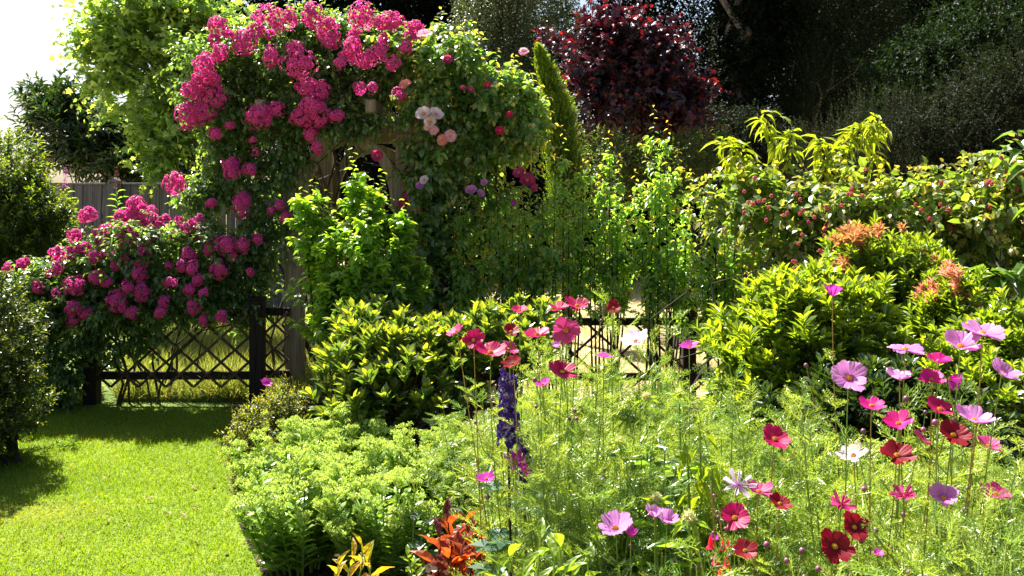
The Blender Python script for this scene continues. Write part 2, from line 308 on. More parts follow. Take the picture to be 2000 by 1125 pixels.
# ------------------------------------------------------------------ camera, light
cam = bpy.data.cameras.new('camera'); co = bpy.data.objects.new('camera', cam); COL.objects.link(co)
cam.lens = 30; cam.sensor_width = 36; cam.shift_y = (HY - 562.5) / 2000.0; cam.clip_start = .05; cam.clip_end = 2000
co.location = (0, 0, EYE); co.rotation_euler = (PI / 2, 0, 0); S.camera = co
SUN_AZ, SUN_EL = math.radians(-38), math.radians(54)      # azimuth from +Y towards +X
W = bpy.data.worlds.new('World'); S.world = W; W.use_nodes = True
bg = W.node_tree.nodes['Background']; sky = W.node_tree.nodes.new('ShaderNodeTexSky'); sky.sky_type = 'NISHITA'; sky.sun_disc = False
sky.sun_elevation = SUN_EL; sky.sun_rotation = SUN_AZ; sky.dust_density = 2.6; sky.air_density = 1.0
W.node_tree.links.new(sky.outputs[0], bg.inputs[0]); bg.inputs[1].default_value = .05
sl = bpy.data.lights.new('sun', 'SUN'); sl.energy = 5.0; sl.angle = math.radians(.5); sl.color = (1, .95, .86)
so = bpy.data.objects.new('sun', sl); COL.objects.link(so); so.location = (-6, 10, 14)
sd = Vector((math.sin(SUN_AZ) * math.cos(SUN_EL), math.cos(SUN_AZ) * math.cos(SUN_EL), math.sin(SUN_EL)))
so.rotation_euler = sd.to_track_quat('Z', 'Y').to_euler()
S.view_settings.view_transform = 'Standard'; S.view_settings.look = 'None'; S.view_settings.exposure = 1.95; S.view_settings.gamma = 1
S.render.engine = 'CYCLES'; c = S.cycles
c.max_bounces = 6; c.diffuse_bounces = 3; c.glossy_bounces = 2; c.transmission_bounces = 3; c.transparent_max_bounces = 4
c.sample_clamp_indirect = 6; c.caustics_reflective = False; c.caustics_refractive = False
c.use_denoising = True; c.denoiser = 'OPENIMAGEDENOISE'; c.denoising_input_passes = 'RGB_ALBEDO_NORMAL'; c.denoising_prefilter = 'ACCURATE'

#@@SETTING@@
# ------------------------------------------------------------------ ground sheets
def sheet(name, pts, z, mat, sub=None):
    mb = MB(); mb.add([(x, y, z) for x, y in pts], [list(range(len(pts)))]); o = mb.build(name, mat); o['kind'] = 'structure'; return o
EDGE = [(-.9, 1.0), (-.95, 2.8), (-1.0, 3.5), (-1.42, 4.35), (-1.62, 5.0), (-1.85, 5.7), (-2.05, 6.35)]
def edge_x(y): return np.interp(y, [e[1] for e in EDGE], [e[0] for e in EDGE])
sheet('ground', [(-150, -60), (150, -60), (150, 260), (-150, 260)], 0, soilmat('dry_meadow_ground', ((.3, .24, .12), (.46, .38, .22)), .9, fine=25))
sheet('lawn', [(-6, 0)] + [(-.9, 0)] + EDGE + [(-2.2, 6.5), (-6, 6.5)], .004, soilmat('lawn_turf', ((.08, .13, .01), (.15, .2, .018)), 1.6, fine=55))
sheet('flower_bed', [(-.9, 0), (6, 0), (6, 6.7), (-2.2, 6.7), (-2.2, 6.5)] + EDGE[::-1], .004, soilmat('bed_soil', ((.018, .012, .008), (.05, .035, .022)), 2.5, fine=30))
sheet('grass_verge', [(-7, 6.5), (-2.2, 6.5), (-2.2, 6.7), (-.2, 6.7), (-.2, 11.5), (-7, 11.5)], .004, soilmat('verge_turf', ((.09, .14, .025), (.18, .22, .05)), 1.4, fine=40))

# lawn blades
g = RNG(1); mb = MB(); n = 150000
y = 6.6 - 3.7 * g.uniform(0, 1, n) ** .85; x = g.uniform(-4.6, 0, n); k = x < edge_x(y) + .04 * np.sin(y * 9) + g.normal(0, .03, n); x, y = x[k], y[k]
k = x > -.66 * y - .2; x, y = x[k], y[k]; n = len(x)
D = np.stack([g.normal(0, .55, n), g.normal(0, .55, n), np.ones(n)], 1)
hn = .5 + .5 * np.sin(x * 3.1 + 1.3 * np.sin(y * 2.3)) * np.sin(y * 2.7 + x)
dry = np.clip(1.3 - np.hypot((x + 2.55) / .45, (y - 4.35) / .16), 0, 1)
dry2 = np.clip(np.sin(x * 1.7 + y * 2.1) * np.sin(y * 1.1 - x * 2.9) - .35, 0, 1) * .8
place(mb, T_BLADE, np.stack([x, y, np.full(n, .004)], 1), D, g.normal(0, 1, (n, 3)), g.uniform(.012, .027, n) * (1 + .4 * hn) * (1 - .4 * dry), g.uniform(.0025, .0045, n), np.clip(dry + dry2 * g.uniform(0, 1, n) + (g.uniform(0, 1, n) > .93), 0, 1), np.clip(.6 * g.uniform(0, 1, n) + .4 * hn, 0, 1))
mb.build('lawn_grass', M['grass']); tag(bpy.data.objects['lawn_grass'], 'short bright green mown grass in sun and shade', 'grass', kind='stuff')
# long grass beyond the lattice
mb = MB(); n = 52000; y = 6.75 + 5 * g.uniform(0, 1, n) ** 1.5; x = -.28 - (.42 * y) * g.uniform(0, 1, n)
cl = .5 + .5 * np.sin(x * 7 + 2 * np.sin(y * 3)) * np.sin(y * 6 + x * 2)
D = np.stack([g.normal(.1, .55, n), g.normal(0, .5, n), np.ones(n)], 1)
place(mb, T_BLADE, np.stack([x, y, np.full(n, .004)], 1), D, g.normal(0, 1, (n, 3)), g.uniform(.09, .26, n) * (.5 + 1.0 * cl), g.uniform(.005, .01, n), (g.uniform(0, 1, n) > .6) * g.uniform(.3, 1, n), g.uniform(0, 1, n))
o = mb.build('long_grass', M['wildgrass']); tag(o, 'long pale green grass growing beyond the low lattice fence', 'grass', kind='stuff')
# dry meadow tufts
mb = MB(); n = 26000; y = 7.2 + 10 * g.uniform(0, 1, n) ** 1.3; x = g.uniform(-.1, .75, n) * y
D = np.stack([g.normal(0, .5, n), g.normal(0, .5, n), np.ones(n)], 1)
place(mb, T_BLADE, np.stack([x, y, np.full(n, .0)], 1), D, g.normal(0, 1, (n, 3)), g.uniform(.03, .1, n), g.uniform(.005, .01, n), g.uniform(.4, 1, n), g.uniform(.5, 1, n))
o = mb.build('dry_grass', M['wildgrass']); tag(o, 'sun bleached short dry grass beyond the sapling hedge', 'grass', kind='stuff')
# fallen leaves / litter in the bed
g = RNG(5); mb = MB(); n = 5000; x = g.uniform(-2, 3.6, n); y = g.uniform(1.8, 6.7, n); k = x > edge_x(y); x, y = x[k], y[k]; n = len(x)
place(mb, T_OV, np.stack([x, y, g.uniform(.008, .03, n)], 1), g.normal(0, 1, (n, 3)) * [1, 1, .15], [0, 0, 1], g.uniform(.02, .05, n), g.uniform(.012, .03, n), 0, g.uniform(0, 1, n))
o = mb.build('leaf_litter', leafmat('dead_leaf', (.05, .03, .015), (.14, .09, .04), None, mix=.2)); tag(o, 'brown fallen leaves lying on the bed soil', 'leaf litter', kind='stuff')

g = RNG(6)
dl = leafmat('fallen_leaf_brown', (.12, .05, .02), (.3, .16, .06), None, mix=.2)
mb = MB(); place(mb, T_OV, [(0, 0, .0)], [(0, 1, .1)], [(0, 0, 1)], .035, .02, 0, .6); fl_me = mb.mesh('fallen_leaf', dl)
for k in range(18):
    y_ = g.uniform(3.8, 5.9); x_ = g.uniform(-.6 * y_, edge_x(y_) - .1); o = bpy.data.objects.new('fallen_leaf', fl_me); COL.objects.link(o); o.location = (x_, y_, .022); o.rotation_euler = (g.normal(0, .3), g.normal(0, .3), g.uniform(0, 6)); o.scale = (1, 1, 1)
    tag(o, 'small brown fallen leaf lying on the mown grass', 'leaf', 'fallen leaves on the lawn')

# ------------------------------------------------------------------ rear board fence
fo = at(110, 0, 11.2); t = thing('board_fence', 'grey weathered close board fence behind the pink roses', 'fence', (-6.0, 11.2, 0))
ztop = 1.6 + (390 - 361) / F * 11.2
mb = MB(); x = -9.0; g = RNG(7)
while x < -3.0:
    w_ = .118; d_ = g.uniform(-.004, .004)
    V = [(x, 11.2 + d_, .03), (x + w_, 11.188 + d_, .03), (x + w_, 11.188 + d_, ztop), (x, 11.2 + d_, ztop), (x, 11.215 + d_, .03), (x + w_, 11.215 + d_, .03), (x + w_, 11.215 + d_, ztop), (x, 11.215 + d_, ztop)]
    mb.add(V, [(0, 1, 2, 3), (5, 4, 7, 6), (3, 2, 6, 7), (0, 3, 7, 4), (1, 5, 6, 2), (0, 4, 5, 1)], 0, g.uniform(0, 1)); x += .125
mb.build('board_panel', M['fence'], t)
mb = MB(); beam(mb, (-9, 11.2, ztop + .012), (-3.0, 11.2, ztop + .012), .06, .03); mb.build('capping_rail', M['fence'], t)
for px in (222, -120, 560):
    xx = (px - HX) / F * 11.1; mb = MB()
    P = [(xx, 11.13, 0), (xx, 11.13, ztop + .03)]; beam(mb, P[0], P[1], .13, .11, .012, ref=(0, 1, 0))
    # rounded head
    a_ = np.linspace(0, PI, 9); V = [(xx + .065 * math.cos(q), 11.13 - .055, ztop + .03 + .055 * math.sin(q)) for q in a_] + [(xx + .065 * math.cos(q), 11.13 + .055, ztop + .03 + .055 * math.sin(q)) for q in a_]
    mb.add(V, [(i, i + 1, i + 10, i + 9) for i in range(8)]); mb.f.append((np.array([[mb.n - 18 + i for i in range(9)]], np.int32), 0)); mb.f.append((np.array([[mb.n - 1 - i for i in range(9)]], np.int32), 0))
    mb.build('fence_post', M['fence'], t)

# ------------------------------------------------------------------ pergola arch
xl, xr, yf, yb = (576 - HX) / F * 7, (791 - HX) / F * 7, 7.0, 8.15
zb = at(0, 250, 7)[2]
arch = thing('garden_arch', 'weathered timber rose arch with curved braces over the garden path', 'garden arch', ((xl + xr) / 2, (yf + yb) / 2, 0))
for xx in (xl, xr):
    for yy in (yf, yb):
        mb = MB(); beam(mb, (xx, yy, 0), (xx, yy, zb - .05), .14, .14, .008, rnd=.6, ref=(0, 1, 0)); mb.build('post', M['timber'], arch)
for yy in (yf, yb):
    mb = MB(); beam(mb, (xl - .42, yy - .0, zb + .02), (xr + .42, yy - .0, zb + .02), .09, .14, .008, rounded=True); mb.build('cross_beam', M['timber'], arch)
for k, xx in enumerate(np.linspace(xl - .2, xr + .2, 4)):
    mb = MB(); beam(mb, (xx, yf - .32, zb + .145), (xx, yb + .32, zb + .145), .085, .115, .008, rounded=True); mb.build('rafter', M['timber'], arch)
def brace(yy, sgn):
    mb = MB(); cx = (xl + xr) / 2; hw = (xr - xl) / 2 - .045; th = .085; V = []; K = 14
    for i in range(K + 1):
        a_ = PI / 2 * i / K; zc = zb - .06 - .62
        for r_, yo in ((0, -.03), (th, -.03), (th, .03), (0, .03)):
            rx, rz = hw + .02 - r_, .62 - r_
            V.append((cx + sgn * rx * max(0, math.cos(a_)) ** .92, yy + yo, zc + rz * math.sin(a_) ** .92))
    Fq = [(i * 4 + j, i * 4 + (j + 1) % 4, i * 4 + 4 + (j + 1) % 4, i * 4 + 4 + j) for i in range(K) for j in range(4)] + [(0, 3, 2, 1), (K * 4, K * 4 + 1, K * 4 + 2, K * 4 + 3)]
    mb.add(V, Fq, 0, .7); mb.build('curved_brace', M['timber'], arch)
for yy in (yf - .02, yb + .02): brace(yy, -1); brace(yy, 1)
# side lattice of the arch
for xx in (xl, xr):
    mb = MB()
    for k in range(-6, 9):
        for s_, dx in ((1, -.008), (-1, .008)):
            y0, z0 = yf + .08 + k * .2, .25
            pts = []
            for tt in np.linspace(0, 1.9, 40):
                yy, zz = (y0 + tt * .62, z0 + tt) if s_ > 0 else (yb - .08 - k * .2 - tt * .62, z0 + tt)
                if yf + .08 <= yy <= yb - .08 and zz < 1.95: pts.append((xx + dx, yy, zz))
            if len(pts) > 3: beam(mb, pts[0], pts[-1], .012, .028, .002, ref=(0, 0, 1))
    mb.build('side_lattice', M['lath'], arch)

# ------------------------------------------------------------------ low lattice fences
def lattice(name, label, px0, px1, D, posts, ztop, zrail, zlow, zbot, pitch, slope=.9):
    x0, x1 = (px0 - HX) / F * D, (px1 - HX) / F * D
    t = thing(name, label, 'fence', ((x0 + x1) / 2, D, 0), 'low black lattice fences')
    for px in posts:
        xx = (px - HX) / F * D; mb = MB(); beam(mb, (xx, D, 0), (xx, D, ztop), .105, .1, .006, ref=(0, 1, 0)); 
        beam(mb, (xx, D, ztop + .001), (xx, D, ztop + .018), .118, .112, .004, ref=(0, 1, 0)); mb.build('post', M['blackwood'], t)
    for zz in (zrail, zlow):
        mb = MB(); beam(mb, (x0, D - .002, zz), (x1, D - .002, zz), .03, .062, .004); mb.build('rail', M['blackwood'], t)
    mb = MB(); h = zrail - zbot; w_ = h / slope; x = x0 - w_; g = RNG(int(px0) + 3)
    while x < x1:
        for s_ in (1, -1):
            a = np.array([x, D - .03 - .006 * s_, zbot]) if s_ > 0 else np.array([x, D - .03 - .006 * s_, zrail]); b = np.array([x + w_, D - .03 - .006 * s_, zrail if s_ > 0 else zbot])
            tt0 = max(0, (x0 - a[0]) / w_); tt1 = min(1, (x1 - a[0]) / w_)
            if tt1 - tt0 > .08: beam(mb, a + (b - a) * tt0, a + (b - a) * tt1, 0.008, .021, .002, rnd=g.uniform(0, 1))
        x += pitch
    mb.build('lattice_panel', M['lath'], t); return t
lattice('lattice_fence', 'dark low lattice fence under the pink rambling rose', 165, 505, 6.68, (180, 503), .82, .715, .225, .14, .215)
lattice('lattice_fence', 'short brown lattice strip between fence post and arch post', 512, 566, 6.86, (), .8, .70, .20, .12, .215).children
lattice('lattice_fence', 'dark low lattice fence behind the sapling hedge', 822, 2050, 6.9, (860, 1345, 1640, 1900), .80, .615, .17, .1, .38)

#@@PLANTS@@
def bush(name, label, cat, base, blobs, mat, seed, n, ln, K, L, W, tm=T_OV, shell=.5, amp=.16, om=(.7, .6, .5), stems=14, sr=(.02, .004), group=None, bark='bark', basesp=.12, **kw):
    g = RNG(seed); bz = at(base[0], 390, base[1]); b = np.array([bz[0], base[1], 0.0])
    t = thing(name, label, cat, b, group)
    P, O = sample(g, blobs, n, shell, amp); lf = MB(); st = MB()
    Dr = om[0] * O + np.array([0, 0, om[1]]) + om[2] * g.normal(size=O.shape)
    twigs(lf, st, g, P - nrm(Dr) * (np.asarray(ln) * .5), Dr, ln, K, L, W, tm, **kw)
    if stems:
        tg, _ = sample(g, blobs, stems, .2, .1); bb = b + np.stack([g.normal(0, basesp, len(tg)), g.normal(0, basesp, len(tg)), np.zeros(len(tg))], 1)
        wood_paths(st, g, bb, tg, sr[0], sr[1])
    lf.build('foliage', M[mat], t); st.build('branches', M[bark], t)
    return t
def tree(name, label, cat, base, blobs, mat, seed, n, ln, K, L, W, tr=.18, nb=14, ttop=None, group=None, bark='bark', tm=T_SIM, shell=.35, amp=.2, om=(.7, .2, .5), lean=0, **kw):
    g = RNG(seed); bz = at(base[0], 390, base[1]); b = np.array([bz[0], base[1], 0.0]); t = thing(name, label, cat, b, group)
    P, O = sample(g, blobs, n, shell, amp); lf = MB(); st = MB()
    Dr = om[0] * O + np.array([0, 0, om[1]]) + om[2] * g.normal(size=O.shape)
    twigs(lf, None, g, P - nrm(Dr) * (np.asarray(ln) * .5), Dr, ln, K, L, W, tm, **kw)
    H = ttop or max(bb[0][2] for bb in blobs); zz = np.linspace(0, 1, 9)
    Pt = np.stack([b[0] + lean * zz + .06 * np.sin(zz * 5 + seed), b[1] + .05 * np.cos(zz * 4 + seed), zz * H], 1)
    tubes(st, Pt, tr * (1.25 - 1.1 * zz ** .9), 9); st.build('trunk', M[bark], t, smooth=True)
    st = MB(); tg, _ = sample(g, blobs, nb, .3, .1); hh = np.clip((tg[:, 2] * g.uniform(.45, .8, len(tg))) / H, .1, .95)
    bb = np.stack([np.interp(hh, zz, Pt[:, 0]), np.interp(hh, zz, Pt[:, 1]), hh * H], 1)
    wood_paths(st, g, bb, tg, tr * .4, tr * .08, bow=.05); st.build('limbs', M[bark], t)
    lf.build('crown', M[mat], t); return t

# ---- the wood behind
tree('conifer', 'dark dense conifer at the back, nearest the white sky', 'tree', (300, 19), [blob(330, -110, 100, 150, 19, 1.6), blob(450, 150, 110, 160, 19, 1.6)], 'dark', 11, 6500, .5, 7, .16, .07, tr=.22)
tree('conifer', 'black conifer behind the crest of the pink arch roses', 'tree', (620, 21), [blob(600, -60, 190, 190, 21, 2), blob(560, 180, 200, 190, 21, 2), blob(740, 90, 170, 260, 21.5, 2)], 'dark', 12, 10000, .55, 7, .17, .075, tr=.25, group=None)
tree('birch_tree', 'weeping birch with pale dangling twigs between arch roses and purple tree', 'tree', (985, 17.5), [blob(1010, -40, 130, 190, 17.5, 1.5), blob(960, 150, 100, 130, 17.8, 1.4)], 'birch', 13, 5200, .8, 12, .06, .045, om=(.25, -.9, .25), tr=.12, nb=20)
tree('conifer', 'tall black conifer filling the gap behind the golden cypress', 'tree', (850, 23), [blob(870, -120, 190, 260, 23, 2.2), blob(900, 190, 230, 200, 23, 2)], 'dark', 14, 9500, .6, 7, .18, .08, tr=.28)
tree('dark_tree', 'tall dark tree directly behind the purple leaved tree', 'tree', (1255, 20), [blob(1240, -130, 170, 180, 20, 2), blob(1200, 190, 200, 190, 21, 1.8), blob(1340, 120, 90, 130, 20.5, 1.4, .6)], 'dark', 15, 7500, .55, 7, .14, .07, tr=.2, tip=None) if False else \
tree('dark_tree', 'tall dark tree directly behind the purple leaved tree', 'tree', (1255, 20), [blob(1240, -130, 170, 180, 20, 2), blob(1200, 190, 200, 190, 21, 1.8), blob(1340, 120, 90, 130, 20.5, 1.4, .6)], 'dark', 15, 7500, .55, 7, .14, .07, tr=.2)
tree('ivy_clad_tree', 'thick black trunked tree sheathed in ivy right of the purple tree', 'tree', (1440, 16), [blob(1450, -150, 150, 150, 16, 1.3), blob(1442, 120, 50, 170, 16, .5, 1.6), blob(1480, 20, 90, 120, 16.5, 1)], 'dark', 16, 6500, .3, 8, .1, .08, tr=.33, bark='trunk')
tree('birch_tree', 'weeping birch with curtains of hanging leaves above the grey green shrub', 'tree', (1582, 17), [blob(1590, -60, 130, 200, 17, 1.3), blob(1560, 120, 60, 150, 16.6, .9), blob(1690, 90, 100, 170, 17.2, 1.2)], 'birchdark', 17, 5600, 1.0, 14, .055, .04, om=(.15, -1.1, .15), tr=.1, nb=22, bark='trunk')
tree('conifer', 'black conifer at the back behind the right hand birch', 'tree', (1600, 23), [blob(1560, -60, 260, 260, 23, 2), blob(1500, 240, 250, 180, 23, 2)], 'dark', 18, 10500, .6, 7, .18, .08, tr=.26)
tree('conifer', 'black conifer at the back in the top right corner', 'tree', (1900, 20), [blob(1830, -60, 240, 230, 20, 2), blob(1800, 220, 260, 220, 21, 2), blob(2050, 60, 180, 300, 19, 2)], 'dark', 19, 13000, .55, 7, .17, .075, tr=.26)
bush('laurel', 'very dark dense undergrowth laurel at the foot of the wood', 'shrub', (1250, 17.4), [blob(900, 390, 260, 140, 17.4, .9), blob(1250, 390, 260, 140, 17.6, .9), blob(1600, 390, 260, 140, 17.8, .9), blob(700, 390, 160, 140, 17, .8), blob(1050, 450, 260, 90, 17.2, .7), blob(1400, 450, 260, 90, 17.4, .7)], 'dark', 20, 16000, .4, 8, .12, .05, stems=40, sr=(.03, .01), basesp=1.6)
# ---- shrubs of the middle ground
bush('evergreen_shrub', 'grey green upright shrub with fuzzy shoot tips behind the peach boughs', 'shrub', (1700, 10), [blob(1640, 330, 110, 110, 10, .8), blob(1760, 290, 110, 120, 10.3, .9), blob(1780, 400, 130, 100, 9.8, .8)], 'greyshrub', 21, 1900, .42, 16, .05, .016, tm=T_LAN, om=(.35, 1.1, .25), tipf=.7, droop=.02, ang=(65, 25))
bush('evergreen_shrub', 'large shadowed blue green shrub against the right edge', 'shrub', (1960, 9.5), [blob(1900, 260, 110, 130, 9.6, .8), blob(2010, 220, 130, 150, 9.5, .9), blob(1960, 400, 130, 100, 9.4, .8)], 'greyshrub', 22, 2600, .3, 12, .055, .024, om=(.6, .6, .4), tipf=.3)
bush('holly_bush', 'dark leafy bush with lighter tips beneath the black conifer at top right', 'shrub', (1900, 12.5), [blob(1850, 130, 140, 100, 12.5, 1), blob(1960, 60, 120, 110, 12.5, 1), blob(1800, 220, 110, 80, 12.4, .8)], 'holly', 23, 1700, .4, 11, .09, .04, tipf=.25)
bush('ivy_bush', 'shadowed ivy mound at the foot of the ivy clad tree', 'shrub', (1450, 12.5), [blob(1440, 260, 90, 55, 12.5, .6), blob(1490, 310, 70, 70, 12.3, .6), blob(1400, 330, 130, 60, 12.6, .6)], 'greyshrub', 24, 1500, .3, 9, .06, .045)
bush('low_shrub', 'low yellow green shrub between purple tree and peach boughs', 'shrub', (1370, 10.5), [blob(1370, 290, 75, 38, 10.5, .45), blob(1300, 330, 90, 70, 10.4, .5), blob(1200, 320, 90, 70, 10.6, .5)], 'hedge', 25, 1500, .26, 12, .04, .02, tipf=.8)
tree('purple_tree', 'round purple leaved tree with wine red tips and a thin grey trunk', 'tree', (1178, 11.5), [blob(1180, 120, 100, 95, 11.5, .7), blob(1265, 110, 95, 90, 11.5, .7), blob(1230, 190, 140, 70, 11.5, .8), blob(1310, 190, 70, 75, 11.6, .6), blob(1200, 60, 55, 50, 11.5, .4)], 'purple', 26, 950, .42, 9, .11, .11, tm=T_MAPLE, tr=.06, nb=16, ttop=3.0, bark='trunk', shell=.25, amp=.28, om=(.8, .4, .5), tipf=.6, tipstart=.82, up=.8, jit=.5)
# golden cypress: a leaning spire of upright sprays
g = RNG(27); ax = [at(1105, 480, 9.6), at(1102, 330, 9.6), at(1092, 230, 9.6), at(1066, 150, 9.6), at(1050, 92, 9.6)]; axr = [.17, .16, .125, .06, .005]
bs = np.array([ax[0][0], 9.6, 0]); t = thing('golden_cypress', 'narrow leaning golden green cypress between the arch roses and the purple tree', 'tree', bs)
lf = MB(); st = MB(); n = 4200; q = g.uniform(0, 1, n) ** .9 * 4; i0 = np.clip(q.astype(int), 0, 3); fr = (q - i0)[:, None]; AX = np.array(ax); AR = np.array(axr)
C = AX[i0] * (1 - fr) + AX[i0 + 1] * fr; R = (AR[i0] * (1 - fr[:, 0]) + AR[i0 + 1] * fr[:, 0]); th = g.uniform(0, 2 * PI, n)
lump = 1 + .26 * np.sin(th * 3 + C[:, 2] * 5) + .12 * np.sin(th * 5 - C[:, 2] * 9)
P = C + np.stack([np.cos(th), np.sin(th), np.zeros(n)], 1) * (R * lump * g.uniform(.6, 1, n))[:, None]
Dr = np.stack([np.cos(th) * .5, np.sin(th) * .5, np.full(n, 1.0)], 1) + g.normal(0, .2, (n, 3)); ok = P[:, 2] > .2
twigs(lf, st, g, P[ok] - nrm(Dr[ok]) * .08, Dr[ok], .27 * (1 - .6 * (q[ok] / 4) ** 2), 13, .042, .012, T_SIM, ang=(35, 12), droop=0, tipf=.9, jit=.3, stem_r=.0015, shrink=.3)
tubes(st, np.array([bs] + ax), [.06, .05, .04, .03, .02, .004], 7); lf.build('foliage', M['cypress'], t); st.build('trunk', M['bark'], t)

# ---- left background
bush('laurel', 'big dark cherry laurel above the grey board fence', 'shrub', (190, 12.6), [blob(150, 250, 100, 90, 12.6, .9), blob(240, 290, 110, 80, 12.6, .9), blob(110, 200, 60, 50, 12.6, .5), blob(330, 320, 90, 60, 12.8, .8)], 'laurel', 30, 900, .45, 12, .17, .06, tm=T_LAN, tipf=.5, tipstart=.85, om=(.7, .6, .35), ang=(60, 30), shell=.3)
tree('maple_tree', 'sunlit lime green maple spreading behind the left of the arch roses', 'tree', (400, 10.6), [blob(250, 120, 95, 100, 10.6, .4), blob(360, 60, 120, 110, 10.6, .5), blob(330, 230, 75, 90, 10.6, .4), blob(200, 70, 55, 60, 10.6, .4, .8), blob(300, 10, 120, 90, 10.6, .6), blob(170, 95, 35, 40, 10.6, .3, .6), blob(310, 310, 40, 45, 10.6, .3)], 'maple', 31, 820, .56, 9, .115, .115, tm=T_MAPLE, tr=.05, nb=34, ttop=3.6, shell=.2, om=(.6, .35, .5), tipf=.7, jit=.45, up=.8, ldroop=.25)
bush('hedge_bush', 'sunlit small leaved hedge bush at the left edge, left of the board fence', 'shrub', (10, 7.6), [blob(-10, 330, 75, 80, 7.6, .5), blob(30, 420, 80, 100, 7.5, .5), blob(95, 440, 40, 80, 7.5, .35), blob(-30, 500, 120, 120, 7.5, .6)], 'hedge', 32, 1300, .3, 14, .062, .03, tm=T_LAN, om=(.5, .9, .3), tipf=.9, ang=(65, 25))
bush('box_bush', 'rounded bush in front at the left edge, lime tips over black shade', 'shrub', (-40, 5.1), [blob(-75, 640, 130, 125, 5.1, .45), blob(-50, 800, 110, 110, 5.1, .42), blob(-105, 760, 150, 190, 5.2, .5), blob(20, 730, 40, 50, 5.1, .2, .7)], 'nearbush', 33, 2100, .14, 13, .038, .019, tm=T_OB, tipf=.9, om=(.8, .5, .4), ang=(65, 35))
def spike(px, py, D, h, label, col=True, seed=0):
    g = RNG(seed); top = at(px, py, D); b = np.array([top[0] + .03, D, 0]); t = thing('loosestrife', label, 'wildflower', b, 'purple flower spikes by the board fence')
    st = MB(); lf = MB(); fl = MB(); K = 9; tt = np.linspace(0, 1, K)[:, None]; P = b * (1 - tt) + top * tt; P[:, 0] += .03 * np.sin(tt[:, 0] * 4)
    tubes(st, P, .005 * (1.2 - tt[:, 0]), 5); st.build('stem', M['stem'], t)
    ps = np.array([b * (1 - q) + top * q for q in np.linspace(.35, .86, 46)]); az = np.arange(46) * 2.4
    place(lf, T_LAN, ps, np.stack([np.cos(az), np.sin(az), np.full(46, .55)], 1), [0, 0, 1], .11, .013, 0, g.uniform(0, 1, 46)); lf.build('foliage', M['sap'], t)
    m_ = 90; q = g.uniform(.88, .995, m_); ps = b[None] * (1 - q[:, None]) + top[None] * q[:, None]; az = g.uniform(0, 6.28, m_)
    place(fl, T_OB, ps, np.stack([np.cos(az), np.sin(az), np.full(m_, .2)], 1), [0, 0, 1], .035 * (1.15 - (q - .88) * 7), .016, 0, g.uniform(0, 1, m_)); fl.build('flower_spike', M['loose'] if col else M['budc'], t)
spike(128, 325, 8.4, 0, 'purple topped flower spike standing before the left end of the board fence', True, 41)
spike(228, 322, 8.4, 0, 'leaning faded seed spike beside the round topped fence post', False, 42)
spike(66, 300, 8.0, 0, 'small mauve flower spike among the leaves of the left edge hedge bush', True, 43)

# ------------------------------------------------------------------ roses
def bloom_template(g, rings=((6, 1.0, 25), (5, .72, 50), (4, .45, 72))):
    V = []; T = []; tp = []; rn = []
    for npet, R, el in rings:
        for k in range(npet):
            a = 2 * PI * k / npet + g.uniform(-.2, .2) + R * 3; e = math.radians(el + g.normal(0, 8)); w = 2.5 * R / npet * 1.25; b0 = len(V); r_ = g.uniform(0, 1)
            for i, v in enumerate((0, .55, 1)):
                for u in (-1, 0, 1):
                    ww = w * (.3, 1, .8)[i]; rr = R * v * math.cos(e) * (1 - .08 * abs(u)); z = R * v * math.sin(e) * .7 - (.18 * R if i == 2 else 0) + .1 * R * abs(u) * (1 if i == 1 else -.4) + g.normal(0, .05)
                    ca, sa = math.cos(a), math.sin(a); V.append((rr * ca - u * ww * .5 * sa, rr * sa + u * ww * .5 * ca, z)); tp.append((0, .05, .75)[i] * g.uniform(.3, 1)); rn.append(r_)
            for i in range(2):
                for u in range(2):
                    q = b0 + i * 3 + u; T += [(q, q + 1, q + 4), (q, q + 4, q + 3)]
    return np.array(V), np.array(T), np.array(tp), np.array(rn)
def put_blooms(mb, tms, g, P, Nn, R):
    for j in range(len(P)):
        V, T, tp, rn = tms[g.integers(len(tms))]; n = nrm(Nn[j]); a = nrm(np.cross(n, g.normal(size=3))); b = np.cross(n, a); r = R * g.uniform(.6, 1.2)
        mb.add(P[j] + r * (V[:, 0:1] * a + V[:, 1:2] * b + V[:, 2:3] * n), T, tp, np.clip(rn * .5 + g.uniform(0, .5), 0, 1))
g0 = RNG(50); BL = [bloom_template(g0) for _ in range(6)]
def clusters(parent, lst, D, seed, mat='rosepink', br=.023):
    g = RNG(seed)
    for px, py, r in lst:
        d = D(px, py) + g.uniform(-.06, .06); c = at(px, py, d); R = r / F * d * 1.14; n = int(max(6, 3.4 * (R / br) ** 2 * 1.25)); n = min(n, 120); el_ = np.array([g.uniform(.8, 1.15), .85, g.uniform(.8, 1.2)])
        dd = nrm(g.normal(size=(n, 3)) + np.array([0, -.55, .15])); P = c + dd * el_ * R * g.uniform(.55, 1.02, (n, 1)) * .88; mb = MB(); put_blooms(mb, BL, g, P, dd, br)
        mb.build('rose_cluster', M[mat], parent, smooth=False)
